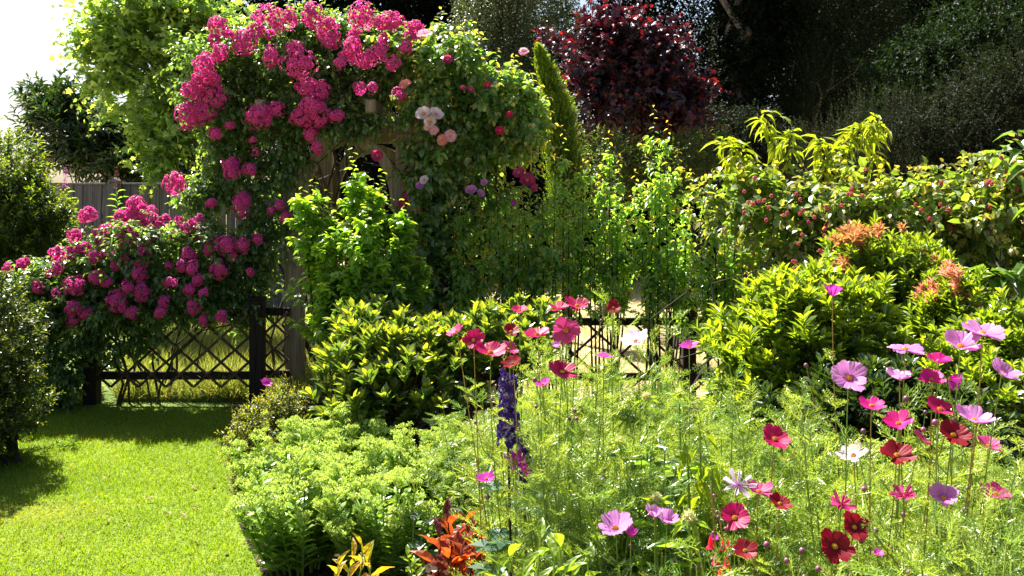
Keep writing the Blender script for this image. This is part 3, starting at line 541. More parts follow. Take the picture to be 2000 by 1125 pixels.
ARCH_CL = [(427,53,22),(448,66,14),(418,80,13),(526,43,36),(500,62,16),(565,36,20),(476,84,26),(432,103,20),(402,132,30),(385,160,14),(377,178,24),(416,156,20),(418,192,30),(370,228,28),(398,220,26),(420,263,16),(450,245,10),(530,110,20),(505,228,30),(540,213,17),(576,96,18),(583,128,33),(612,32,26),(640,64,28),(604,170,26),(630,178,20),(611,206,28),(590,228,24),(622,224,26),(608,263,17),(620,288,14),(451,320,18),(453,336,16),(487,331,15),(340,359,22),(474,400,25),(412,397,12),(494,274,8),(497,297,9),(643,46,16),(646,80,18),(707,32,28),(764,43,24),(810,53,20),(742,46,16),(803,71,17),(689,92,22),(714,117,22),(678,112,18),(742,103,18),(767,124,16),(664,124,14),(703,174,15),(728,172,12),(780,185,15),(792,92,14),(657,226,16),(546,401,13),(558,426,13),(530,412,9),(690,70,14),(750,78,14)]
FENCE_CL = [(174,421,20),(267,401,22),(260,419,18),(285,423,26),(238,423,16),(302,432,15),(323,430,12),(386,433,17),(350,430,10),(210,447,14),(242,453,16),(146,460,16),(190,455,10),(201,474,14),(341,462,10),(363,447,12),(260,462,12),(395,463,14),(412,472,14),(249,490,22),(164,483,14),(185,501,16),(212,494,12),(110,497,16),(140,495,14),(114,522,14),(96,533,9),(281,494,17),(277,513,15),(443,481,22),(476,480,15),(503,467,12),(370,497,18),(407,487,14),(356,519,14),(378,524,15),(428,526,18),(274,536,19),(249,561,14),(277,572,19),(146,558,21),(188,543,17),(210,551,14),(110,572,10),(75,561,12),(43,515,14),(228,588,23),(238,602,12),(258,611,14),(323,590,15),(315,611,14),(334,551,13),(370,568,14),(387,547,14),(398,572,10),(142,600,15),(167,611,14),(146,625,16),(379,599,15),(400,624,11),(434,618,14),(16,522,12),(489,531,7),(300,470,12),(225,520,10),(330,520,9),(455,500,10)]
# arch rose
kwr = dict(droop=.25, ldroop=.55, tipf=.25, ang=(70, 40))
t = bush('climbing_rose', 'tall hot pink climbing rose smothering the top and left of the arch', 'rose', (610, 7.55), [blob(430, 140, 85, 95, 7.0, .3), blob(560, 110, 120, 95, 7.2, .42), blob(700, 120, 120, 95, 7.3, .42), blob(520, 235, 100, 45, 7.0, .3), blob(430, 210, 70, 80, 6.95, .3), blob(650, 205, 110, 30, 7.1, .45), blob(445, 330, 50, 80, 6.9, .25), blob(520, 400, 50, 130, 6.85, .2), blob(400, 375, 55, 40, 6.9, .25), blob(650, 235, 120, 32, 6.75, .15), blob(560, 300, 40, 70, 6.8, .12), blob(490, 500, 35, 50, 6.9, .2), blob(640, 70, 150, 55, 7.6, .5)], 'rose_leaf', 51, 2700, .24, 11, .06, .04, stems=17, sr=(.016, .005), om=(.8, .25, .6), shell=.3, **kwr)
clusters(t, ARCH_CL, lambda px, py: 6.62 + .0 * px if py > 90 else 6.8, 52)
# fence rose
t = bush('rambling_rose', 'low hot pink rambling rose heaped over the lattice fence', 'rose', (270, 6.75), [blob(270, 500, 110, 85, 6.65, .38), blob(150, 560, 90, 80, 6.6, .35), blob(400, 500, 100, 75, 6.7, .35), blob(380, 580, 90, 50, 6.65, .3), blob(240, 590, 120, 45, 6.6, .35), blob(70, 590, 60, 80, 6.5, .3), blob(110, 700, 80, 110, 6.6, .35, .9), blob(480, 560, 45, 90, 6.8, .2), blob(20, 620, 60, 120, 6.5, .3), blob(230, 655, 110, 45, 6.55, .2, .5)], 'rose_leaf', 53, 2300, .22, 11, .058, .038, stems=15, sr=(.011, .004), om=(.8, .3, .6), shell=.3, basesp=.16, **kwr)
clusters(t, FENCE_CL, lambda px, py: 6.28 + .35 * np.clip((560 - py) / 160, 0, 1), 54)
# white and pink rose on the right of the arch
def rose_flower(parent, g, px, py, r, D, mat, nv, label=None, name='rose_flower'):
    c = at(px, py, D); R = r / F * D; n = nrm(np.array(nv, float)); a = nrm(np.cross(n, (0, .3, 1))); b = np.cross(n, a)
    mb = MB(); V = []; T = []; tp = []; rn = []
    for ring, (np_, RR, el) in enumerate(((5, 1, 18), (5, .8, 42))):
        for k in range(np_):
            th = 2 * PI * k / np_ + ring * .6 + g.uniform(-.1, .1); e = math.radians(el + g.normal(0, 6)); b0 = len(V); rr_ = g.uniform(0, 1)
            for i, v in enumerate((0.05, .4, .75, 1)):
                for u in (-1, -.5, 0, .5, 1):
                    w = RR * (.1, .62, .95, .7)[i]; rr = RR * (v - (.1 * abs(u) if i == 3 else 0) - (.06 if i == 3 and u == 0 else 0)); z = math.sin(e) * rr * v + .08 * abs(u) * RR + g.normal(0, .015)
                    V.append((rr * math.cos(th) * math.cos(e * .6) - u * w * .62 * math.sin(th), rr * math.sin(th) * math.cos(e * .6) + u * w * .62 * math.cos(th), z)); tp.append((.9, .4, .1, .15)[i]); rn.append(rr_)
            for i in range(3):
                for u in range(4): q = b0 + i * 5 + u; T += [(q, q + 1, q + 6), (q, q + 6, q + 5)]
    V = np.array(V); o = bpy.data.objects.new(name, None); COL.objects.link(o); o.parent = parent; o.location = Vector(c) - Vector(parent_world(parent)); o.empty_display_size = .02
    if label: o['label'] = label
    mb.add(c + R * (V[:, 0:1] * a + V[:, 1:2] * b + V[:, 2:3] * n), T, tp, rn); mb.build('petals', M[mat], o, smooth=True)
    mb = MB(); m_ = 40; th = g.uniform(0, 6.28, m_); rr = R * .22 * g.uniform(0, 1, m_) ** .5
    P = c + n * R * .06 + rr[:, None] * (np.cos(th)[:, None] * a + np.sin(th)[:, None] * b); place(mb, T_SIM, P, n + .5 * g.normal(size=(m_, 3)), g.normal(size=(m_, 3)), R * .2, R * .07, 0, g.uniform(0, 1, m_)); mb.build('flower_centre', M['disc'], o)
t = bush('climbing_rose', 'leafy climbing rose with white, coral and pale pink flowers on the right of the arch', 'rose', (850, 6.9), [blob(880, 120, 75, 70, 7.0, .4), blob(960, 200, 85, 80, 7.0, .4), blob(850, 200, 80, 70, 6.95, .35), blob(1020, 240, 60, 75, 6.95, .3), blob(940, 290, 90, 45, 7, .35), blob(840, 330, 55, 80, 6.8, .25), blob(850, 440, 60, 90, 6.8, .25), blob(880, 560, 70, 60, 6.8, .25), blob(800, 90, 60, 50, 7.1, .3), blob(950, 420, 85, 90, 7.05, .25, .8)], 'white_rose_leaf', 55, 1150, .26, 11, .08, .054, stems=26, sr=(.016, .005), om=(.8, .35, .55), shell=.3, tipf=.55, tipstart=.75, droop=.2, ldroop=.6, ang=(70, 40))
g = RNG(56)
for px, py, r, mt, nv, lb in [(828,224,17,'R_white',(-.2,-.8,.5),'white rose flower'),(851,225,16,'R_white',(.3,-.7,.6),'white rose flower'),(840,238,13,'R_white',(0,-.8,.2),'white rose flower'),(879,266,13,'R_pale',(.2,-1,.1),'pale pink rose flower'),(865,274,12,'R_coral',(-.2,-1,.1),'coral rose flower'),(737,304,12,'P_P',(.1,-1,.1),'single pink rose flower'),(792,166,13,'R_coral',(-.2,-.7,.7),'coral rose flower'),(829,71,17,'R_pale',(0,-.6,.8),'pale pink rose flower'),(1023,103,11,'R_pale',(0,-.7,.6),None),(829,352,10,'R_white',(-.3,-.8,.3),None),(820,363,9,'P_L',(0,-.8,.5),None),(920,372,12,'P_L',(0,-.7,.6),None),(938,378,9,'P_L',(.4,-.7,.4),None),(946,357,8,'P_L',(0,-.8,.5),None),(1014,338,13,'P_P',(-.2,-.8,.5),'pink rose flower'),(1030,353,16,'P_P',(.1,-.9,.4),'pink rose flower'),(1040,366,10,'P_P',(.5,-.8,.2),None),(792,384,7,'P_P',(0,-1,.1),None),(788,397,11,'R_red',(-.2,-1,0),None),(740,404,12,'R_red',(0,-1,.1),None),(1003,397,6,'P_V',(0,-1,.2),None),(874,117,11,'P_P',(0,-.8,.4),None),(952,167,8,'R_red',(0,-.8,.4),None),(995,224,7,'R_red',(0,-1,.2),None),(976,255,9,'R_red',(0,-1,0),None),(920,176,7,'P_P',(0,-.8,.4),None),(905,172,6,'P_P',(0,-.8,.4),None),(848,255,10,'R_pale',(0,-1,.1),None),(835,248,8,'R_pale',(-.4,-1,.1),None)]:
    rose_flower(t, g, px, py, r, 6.5 if py < 200 else 6.45, mt, nv, lb)

# ------------------------------------------------------------------ hibiscus and sapling hedge
def wands(name, label, cat, base, D, tops, mat, seed, L, W, tm, side=9, group=None, K=34, q0=.2, **kw):
    """upright shrub: wands from the ground to the given tops, each leafy along its length with side shoots"""
    g = RNG(seed); b = np.array([at(base, 390, D)[0], D, 0.]); t = thing(name, label, cat, b, group); lf = MB(); st = MB()
    for px, py, dd in tops:
        top = at(px, py, D + dd); b2 = b + np.array([(top[0] - b[0]) * .35 + g.normal(0, .05), dd * .5 + g.normal(0, .04), 0]); tt = np.linspace(0, 1, 9)[:, None]
        mid = np.array([top[0] * .75 + b2[0] * .25, top[1], top[2] * .45]); P = (1 - tt) ** 2 * b2 + 2 * tt * (1 - tt) * mid + tt * tt * top
        tubes(st, P, .009 * (1.15 - tt[:, 0]), 5)
        m_ = int(side * top[2] / 1.2); q = g.uniform(q0, .93, m_); Pq = np.stack([np.interp(q, tt[:, 0], P[:, i]) for i in range(3)], 1)
        az = g.uniform(0, 6.28, m_); Dr = np.stack([np.cos(az), np.sin(az), np.full(m_, .9)], 1)
        twigs(lf, st, g, Pq, Dr, .38 * (1.15 - q), int(K * .4), L, W, tm, **kw)
        m2 = int(K * 1.3); q = np.linspace(max(.45, q0), 1, m2); Pq = np.stack([np.interp(q, tt[:, 0], P[:, i]) for i in range(3)], 1); az = np.arange(m2) * 2.4
        Dr = np.stack([np.cos(az), np.sin(az), np.full(m2, .45 - kw.get('ldroop', 0) * 1.1)], 1) + g.normal(0, .2, (m2, 3)); s_ = (1.05 - .6 * np.clip((q - .6) / .4, 0, 1) ** 2) * g.uniform(.8, 1.15, m2)
        place(lf, tm, Pq, Dr, np.array([0, 0, 1.]) + g.normal(0, .25, (m2, 3)), L * s_, W * s_, np.clip((q - .93) / .07, 0, 1) * kw.get('tipf', 0), g.uniform(0, 1, m2))
    lf.build('foliage', M[mat], t); st.build('branches', M['bark'], t); return t
g = RNG(60)
wands('hibiscus_shrub', 'tall light green hibiscus shrub standing in front of the arch opening', 'shrub', 705, 5.75,
      [(590, 365, 0), (612, 350, .1), (640, 370, .3), (688, 290, 0), (700, 330, .2), (730, 350, -.1), (760, 380, .1), (790, 390, 0), (820, 500, 0), (655, 410, -.2), (715, 400, -.25), (770, 440, -.1), (800, 560, .1), (745, 330, .2), (630, 460, -.2), (690, 450, -.3), (825, 545, .1), (740, 480, -.3), (640, 540, -.25), (700, 560, -.3), (770, 540, -.2)],
      'hib', 61, .09, .075, T_HIB, side=15, q0=.42, tipf=.8, ldroop=.55, up=1)
HG = 'leafy saplings of the clipped hedge'
for cx, D, tops, sd, lb in [
    (925, 6.55, [(905, 380, 0), (940, 400, .1), (890, 450, -.1), (925, 440, .1), (960, 420, 0), (905, 500, -.1), (950, 490, -.15), (880, 520, .1)], 62, 'dark short sapling directly below the mauve rose heads'),
    (1010, 6.6, [(1000, 400, 0), (1030, 370, .1), (985, 430, -.1), (1020, 440, .1), (1050, 400, .2), (1000, 500, -.1), (1040, 480, -.1), (970, 380, 0), (985, 350, .1), (1015, 390, -.1)], 63, 'dark sapling below the pair of bright pink roses'),
    (1095, 6.5, [(1040, 300, 0), (1066, 330, .1), (1100, 245, 0), (1085, 300, -.1), (1120, 320, .1), (1140, 350, 0), (1060, 400, -.1), (1110, 410, -.15), (1080, 450, -.2), (1050, 360, .1), (1130, 420, 0), (1020, 340, 0), (1140, 310, .15)], 64, 'tall red tipped sapling in front of the golden cypress'),
    (1185, 6.6, [(1150, 300, 0), (1190, 255, 0), (1175, 330, .1), (1205, 330, -.1), (1215, 360, .1), (1160, 390, -.1), (1195, 420, -.15), (1225, 430, 0), (1180, 360, 0), (1235, 370, .1), (1210, 300, .15), (1165, 340, 0)], 65, 'twin topped sapling below the trunk of the purple tree'),
    (1290, 6.45, [(1277, 205, 0), (1305, 235, .1), (1262, 300, 0), (1325, 290, 0), (1290, 310, -.1), (1345, 380, .1), (1250, 380, 0), (1320, 400, -.1), (1275, 420, -.15), (1300, 350, -.1), (1265, 480, 0), (1340, 460, 0), (1240, 330, .1), (1350, 330, .15)], 66, 'tallest sapling of the hedge, with two red tipped leaders'),
    (1400, 6.3, [(1380, 340, 0), (1420, 320, .1), (1395, 380, -.1), (1440, 350, 0), (1365, 420, .1), (1415, 430, -.1), (1455, 420, 0), (1385, 480, -.1), (1440, 480, 0)], 67, 'sapling standing directly above the bare lattice fence post'),
    (1500, 6.2, [(1475, 380, 0), (1500, 360, .1), (1530, 390, -.1), (1490, 440, -.1), (1550, 430, 0), (1510, 480, -.1), (1560, 480, .1)], 68, 'sapling at the right end of the hedge among the raspberry leaves')]:
    wands('hedge_sapling', lb, 'shrub', cx, D, tops, 'sap', sd, .07, .038, T_LAN, side=7, K=32, q0=.46, group=HG, tipf=.9, tipstart=.8, ldroop=.6)

# ------------------------------------------------------------------ rhododendron, azalea
bush('rhododendron', 'low rhododendron with rosettes of yellow tipped leaves left of the red cosmos', 'shrub', (760, 5.0), [blob(735, 710, 95, 60, 5.0, .4), blob(810, 695, 120, 55, 5.05, .4), blob(712, 775, 85, 60, 4.9, .35), blob(800, 760, 120, 70, 4.85, .4), blob(950, 690, 110, 60, 5.1, .35), blob(1020, 650, 75, 45, 5.2, .3), blob(720, 650, 60, 40, 5.2, .3)], 'rhodo', 70, 760, .13, 12, .1, .039, tm=T_OB, whorl=True, ang=(70, 18), tipf=.7, om=(.45, 1.0, .25), droop=0, shrink=.2, shell=.45, tipstart=.82, jit=.15)
bush('azalea', 'small azalea with yellow and reddish leaves at the lawn edge', 'shrub', (530, 5.0), [blob(520, 830, 65, 55, 5.0, .3), blob(560, 790, 40, 35, 5.1, .25), blob(480, 870, 35, 35, 4.9, .2), blob(530, 900, 50, 40, 4.8, .2)], 'azalea', 71, 900, .11, 12, .028, .012, tm=T_OB, tipf=.8, om=(.8, .5, .4))
bush('dwarf_azalea', 'tiny red tinged shrub just below the azalea at the lawn edge', 'shrub', (500, 4.6), [blob(500, 935, 42, 32, 4.65, .16)], 'azalea', 72, 260, .08, 10, .024, .011, tm=T_OB, tipf=.5, stems=8, sr=(.006, .002), basesp=.03)

# ------------------------------------------------------------------ raspberries, peach, lime shrubs
t = bush('raspberry_canes', 'tangled raspberry canes with bronze leaves and dark red berries', 'fruit bush', (1700, 5.6), [blob(1480, 345, 40, 35, 5.9, .2), blob(1830, 345, 60, 30, 5.6, .2), blob(1965, 310, 50, 40, 5.5, .2), blob(1450, 390, 85, 60, 5.9, .35), blob(1590, 390, 110, 65, 5.8, .4), blob(1740, 400, 110, 65, 5.6, .4), blob(1880, 400, 110, 65, 5.5, .4), blob(2000, 360, 80, 60, 5.4, .35), blob(1600, 480, 140, 60, 5.8, .4), blob(1800, 480, 150, 70, 5.6, .4), blob(1980, 480, 110, 90, 5.5, .4), blob(1900, 590, 160, 90, 5.6, .4)], 'rasp', 80, 1150, .3, 9, .078, .056, stems=48, sr=(.008, .003), om=(.7, .5, .55), tipf=.5, tipstart=.5, droop=.3, ldroop=.5, basesp=.75, shell=.35, amp=.3, jit=.4)
g = RNG(81)
tb = bpy.data.meshes.new('raspberry'); 
def berry_mesh():
    mb = MB(); n = 26; q = (np.arange(n) + .5) / n; th = np.arange(n) * 2.399; z = 1 - 2 * q; r = np.sqrt(1 - z * z)
    for i in range(n):
        c = np.array([r[i] * math.cos(th[i]), r[i] * math.sin(th[i]), z[i] * 1.25]) * .0075; s = .0032
        V = c + s * np.array([(1, 0, 0), (-1, 0, 0), (0, 1, 0), (0, -1, 0), (0, 0, 1), (0, 0, -1)]); mb.add(V, [(0, 2, 4), (2, 1, 4), (1, 3, 4), (3, 0, 4), (2, 0, 5), (1, 2, 5), (3, 1, 5), (0, 3, 5)], 0, g.uniform(0, 1))
    return mb.mesh('berry', M['berry'], True)
bm_ = berry_mesh(); bpos = []
for cx, cy, n_ in ((1500, 400, 12), (1580, 420, 12), (1590, 500, 14), (1740, 470, 10), (1860, 400, 10), (1985, 335, 16), (1930, 420, 8), (1680, 395, 8)):
    for _ in range(n_): bpos.append(at(cx + g.normal(0, 32), cy + g.normal(0, 22), 5.25 + g.uniform(-.12, .1)))
for p in bpos[:90]:
    o = bpy.data.objects.new('berry', bm_); COL.objects.link(o); o.parent = t; o.location = Vector(p) - t.location; o.scale = (1.25,) * 3
# peach boughs
g = RNG(82); b = np.array([at(1560, 0, 6.0)[0], 6.15, 0]); t = thing('peach_tree', 'young peach tree with yellow green drooping leaves above the raspberries', 'tree', b); st = MB(); lf = MB()
fork = at(1570, 400, 6.1); tubes(st, np.array([b, (b + fork) / 2 + [.03, 0, 0], fork]), [.03, .025, .02], 7)
for pts in ([(1570, 400), (1520, 310), (1505, 260), (1497, 228)], [(1570, 400), (1500, 330), (1440, 290), (1410, 275)], [(1570, 400), (1600, 330), (1640, 290), (1700, 232)], [(1570, 400), (1620, 320), (1680, 280), (1730, 262)], [(1570, 400), (1610, 350), (1610, 300), (1600, 275)], [(1570, 400), (1530, 340), (1540, 280), (1550, 255)], [(1640, 290), (1660, 270), (1690, 250), (1715, 240)], [(1570, 400), (1650, 350), (1690, 330), (1710, 300)], [(1570, 400), (1470, 350), (1450, 330), (1420, 310)]):
    P = np.array([at(x, y, 6.05 + .1 * math.sin(i * 2 + x)) for i, (x, y) in enumerate(pts)]); tq = np.linspace(0, 3, 12); Pq = np.stack([np.interp(tq, range(4), P[:, i]) for i in range(3)], 1)
    tubes(st, Pq, np.linspace(.014, .003, 12), 5); m_ = 48; q = g.uniform(.9, 3, m_); Pl = np.stack([np.interp(q, range(4), P[:, i]) for i in range(3)], 1) + g.normal(0, .025, (m_, 3))
    Dr = np.stack([g.normal(0, .8, m_), g.normal(0, .5, m_), g.uniform(-1.0, .15, m_)], 1); place(lf, T_DROOP, Pl, Dr + [0, 0, .3], g.normal(0, .3, (m_, 3)) + [0, -.2, 1], g.uniform(.09, .13, m_), g.uniform(.022, .03, m_), g.uniform(0, .6, m_), g.uniform(0, 1, m_))
st.build('branches', M['bark'], t); lf.build('foliage', M['peach'], t)
# lime shrubs
kwl = dict(tm=T_OB, whorl=True, ang=(72, 25), droop=0, shrink=.15, jit=.18)
bush('choisya_shrub', 'rounded lime green shrub right of the bare fence post', 'shrub', (1560, 3.8), [blob(1600, 610, 125, 65, 3.8, .32), blob(1520, 680, 125, 75, 3.75, .32), blob(1630, 720, 130, 110, 3.9, .38), blob(1480, 780, 90, 90, 3.7, .28), blob(1600, 850, 140, 100, 3.8, .35)], 'lime', 90, 1150, .13, 13, .076, .025, om=(.6, .9, .3), tipf=.8, **kwl)
t = bush('pieris_shrub', 'tall lime pieris with fiery orange new leaves on two shoots', 'shrub', (1720, 4.4), [blob(1690, 510, 60, 38, 4.4, .22), blob(1740, 560, 110, 55, 4.4, .3), blob(1760, 650, 130, 80, 4.4, .35), blob(1790, 540, 45, 40, 4.4, .2)], 'lime', 91, 620, .14, 14, .07, .021, om=(.4, 1.0, .25), tipf=.6, **kwl)
def redtops(t, pts, D, seed, L=.055, mat='redtip', n=9):
    g = RNG(seed); lf = MB(); st = MB()
    for px, py, r in pts:
        c = at(px, py, D); m_ = n; s = c + np.stack([g.normal(0, r / F * D * .5, m_), g.normal(0, .05, m_), g.normal(0, r / F * D * .35, m_)], 1)
        Dr = np.stack([g.normal(0, .35, m_), g.normal(0, .3, m_), np.ones(m_)], 1); twigs(lf, st, g, s - nrm(Dr) * .07, Dr, .075, 20, L, .011, T_LAN, ang=(78, 22), droop=0, tipf=.6, whorl=True, shrink=.2)
    lf.build('new_leaves', M[mat], t)
redtops(t, [(1680, 465, 42), (1705, 452, 34), (1660, 460, 20), (1790, 492, 26), (1645, 520, 16)], 4.3, 92)
t = bush('pieris_shrub', 'pieris with pinkish red feathery new leaves at the right', 'shrub', (1850, 4.0), [blob(1850, 600, 60, 50, 4.0, .22), blob(1880, 690, 110, 60, 4.0, .3), blob(1830, 640, 60, 50, 4.0, .25)], 'lime', 93, 520, .13, 16, .058, .015, om=(.4, 1.0, .25), tipf=.6, **kwl)
redtops(t, [(1845, 525, 24), (1830, 560, 28), (1865, 550, 24), (1815, 580, 22), (1850, 575, 24), (1880, 575, 16)], 3.9, 94, .045, mat='pinktip', n=7)
bush('choisya_shrub', 'low lime green shrub against the right edge behind the lilac cosmos', 'shrub', (1960, 3.6), [blob(1960, 680, 90, 65, 3.6, .28), blob(1880, 760, 110, 70, 3.5, .28), blob(2000, 800, 80, 110, 3.5, .28)], 'lime', 95, 760, .12, 13, .06, .019, om=(.5, .9, .3), tipf=.7, **kwl)
bush('choisya_shrub', 'shadowed dark green lower shrub behind the crimson cosmos', 'shrub', (1720, 3.1), [blob(1700, 810, 120, 70, 3.2, .22), blob(1560, 860, 100, 60, 3.2, .2), blob(1840, 860, 110, 70, 3.1, .22)], 'laurel', 96, 800, .12, 12, .06, .02, om=(.6, .8, .3), tipf=.25, **kwl)
# hanging bough on the right
g = RNG(97); b = np.array([at(2090, 0, 4.6)[0], 4.7, 0]); t = thing('cherry_sapling', 'large drooping leaves on a bare twig reaching in from the right edge', 'tree', b); st = MB(); lf = MB()
P0 = [b, at(2080, 600, 4.65), at(2040, 480, 4.6)]; tubes(st, np.array(P0), [.02, .016, .012], 6)
for pts in ([(2040, 480), (1990, 530), (1940, 540), (1895, 575)], [(2060, 520), (2010, 560), (1960, 545), (1920, 520)], [(2060, 540), (2020, 590), (1985, 590), (1950, 580)], [(2040, 480), (2020, 380), (2000, 310), (1985, 255)]):
    P = np.array([at(x, y, 4.6) for x, y in pts]); tubes(st, P, [.008, .006, .005, .003], 5); m_ = 15; q = g.uniform(.6, 3, m_); Pl = np.stack([np.interp(q, range(4), P[:, i]) for i in range(3)], 1)
    Dr = np.stack([g.normal(-.2, .5, m_), g.normal(0, .4, m_), g.uniform(-.3, .3, m_)], 1); place(lf, T_DROOP, Pl, Dr, g.normal(0, .25, (m_, 3)) + [0, -.2, 1], g.uniform(.1, .14, m_), g.uniform(.05, .065, m_), 0, g.uniform(0, 1, m_))
st.build('branches', M['bark'], t); lf.build('foliage', M['bough'], t)

#@@FRONT@@
# ------------------------------------------------------------------ sedum
def sedum_head_mesh(seed):
    g = RNG(seed); mb = MB(); n = 80; th = g.uniform(0, 6.28, n); r = .042 * np.sqrt(g.uniform(0, 1, n)); z = .02 * (1 - (r / .05) ** 2) + g.uniform(0, .008, n)
    sub = np.stack([.027 * np.cos(np.arange(7) * .9 + seed), .027 * np.sin(np.arange(7) * .9 + seed), g.uniform(-.008, .014, 7)], 1) * g.uniform(.6, 1.4, (7, 1)); kk = g.integers(0, 7, n)
    dd = nrm(g.normal(size=(n, 3))); dd[:, 2] = abs(dd[:, 2]); C = sub[kk] + dd * .0125
    for q in range(4): place(mb, T_OB, C + g.normal(0, .0025, (n, 3)), g.normal(0, .55, (n, 3)) + [0, 0, 1], g.normal(size=(n, 3)), g.uniform(.006, .0095, n), g.uniform(.004, .006, n), 0, g.uniform(0, 1, n))
    a = np.arange(7) * .9; P = np.zeros((7, 3, 3)); P[:, 0, 2] = -.035; P[:, 1, :] = np.stack([.018 * np.cos(a), .018 * np.sin(a), np.full(7, -.01)], 1); P[:, 2, :] = np.stack([.035 * np.cos(a), .035 * np.sin(a), np.full(7, .008)], 1)
    tubes(mb, P, np.full((7, 3), .0022), 3); return mb.mesh('flower_head', M['sedumhead'])
HEADS = [sedum_head_mesh(s_) for s_ in range(5)]
for i, (cx, cy, D, rx, ry, n_, lb) in enumerate([(570, 0, 4.25, .28, .22, 34, 'leftmost clump of pale green sedum heads beside the lawn'), (665, 0, 4.5, .30, .25, 40, 'sedum clump just below the rhododendron leaves'), (590, 0, 3.7, .26, .22, 40, 'sedum clump nearest the camera beside the lawn edge'), (790, 0, 4.2, .32, .26, 44, 'broad middle sedum clump above the orange leaves'), (900, 0, 4.1, .30, .25, 38, 'rightmost sedum clump next to the violet delphinium'), (770, 0, 3.6, .26, .2, 26, 'sedum clump directly behind the round blue green leaf')]):
    g = RNG(100 + i); b = np.array([at(cx, 0, D)[0], D, 0.]); t = thing('sedum_plant', lb, 'sedum', b, 'sedum clumps along the bed'); st = MB(); lf = MB()
    for k in range(n_):
        a = g.uniform(0, 6.28); r = math.sqrt(g.uniform(0, 1)); dx, dy = rx * r * math.cos(a), ry * r * math.sin(a); h = g.uniform(.29, .48) * (1 - .22 * r * r)
        top = b + [dx * 1.15, dy * 1.1, h]; bt = b + [dx * .55, dy * .55, 0]; tt = np.linspace(0, 1, 6)[:, None]; P = bt * (1 - tt) + top * tt; P[:, 2] = h * tt[:, 0] ** .85; tubes(st, P, np.linspace(.0055, .004, 6), 5, rnd=g.uniform(0, 1))
        m_ = 24; q = np.linspace(.08, .96, m_); Pq = np.stack([np.interp(q, tt[:, 0], P[:, j]) for j in range(3)], 1); az = np.arange(m_) * 2.1 + g.uniform(0, 6)
        s_ = (.072 * (1.15 - .45 * q)) * g.uniform(.8, 1.15, m_); place(lf, T_OB, Pq, np.stack([np.cos(az), np.sin(az), np.full(m_, .75)], 1) + g.normal(0, .12, (m_, 3)), np.array([0, 0, 1.]) + g.normal(0, .2, (m_, 3)), s_ * 1.1, s_ * .52, 0, g.uniform(0, 1, m_))
        o = bpy.data.objects.new('flower_head', HEADS[k % 5]); COL.objects.link(o); o.parent = t; o.location = Vector(top - b) + Vector((0, 0, .03)); o.rotation_euler = (g.normal(0, .15), g.normal(0, .15), g.uniform(0, 6)); s2 = g.uniform(.85, 1.35); o.scale = (s2, s2, s2)
    st.build('stems', M['sedum'], t); lf.build('foliage', M['sedum'], t)

# ------------------------------------------------------------------ cosmos
def feather(seed, thin=.022):
    g = RNG(seed); V = []; T = []
    def rib(p, d, L, w, bend):
        d = nrm(np.asarray(d, float)); n = nrm(np.cross(d, g.normal(size=3))); m_ = p + d * L * .5 + bend * .12 * L; e = p + d * L + bend * .5 * L; b0 = len(V)
        V.extend([p - n * w, p + n * w, m_ - n * w * .9, m_ + n * w * .9, e]); T.extend([(b0, b0 + 1, b0 + 3), (b0, b0 + 3, b0 + 2), (b0 + 2, b0 + 3, b0 + 4)]); return m_, e
    ys = np.linspace(0, 1, 6)
    pts = [np.array([.02 * math.sin(3 * y), y * .92, -.16 * y * y]) for y in ys]
    for i in range(5): rib(pts[i], pts[i + 1] - pts[i], np.linalg.norm(pts[i + 1] - pts[i]), thin * .6, np.zeros(3))
    for k, y in enumerate(np.linspace(.16, .95, 8)):
        p = np.array([.02 * math.sin(3 * y), y * .92, -.16 * y * y])
        for s_ in (-1, 1):
            L = (.42 - .3 * y) * g.uniform(.85, 1.15); d = np.array([s_ * .8, .75, g.normal(.1, .25)]); bn = np.array([-s_ * .1, .2, g.normal(.1, .2)])
            m_, e = rib(p, d, L, thin * .5, bn)
            for q in (.35, .65):
                pp = p + (m_ - p) * min(1, q * 2) if q < .5 else m_ + (e - m_) * (q - .5) * 2
                for s2 in (-1, 1): rib(pp, nrm(d) + np.array([s2 * .75, s2 * s_ * -.5 + .1, g.normal(0, .4)]), L * .42 * g.uniform(.7, 1.2), thin * .42, bn)
    return np.array(V), np.array(T)
FE = [feather(s_) for s_ in range(4)]
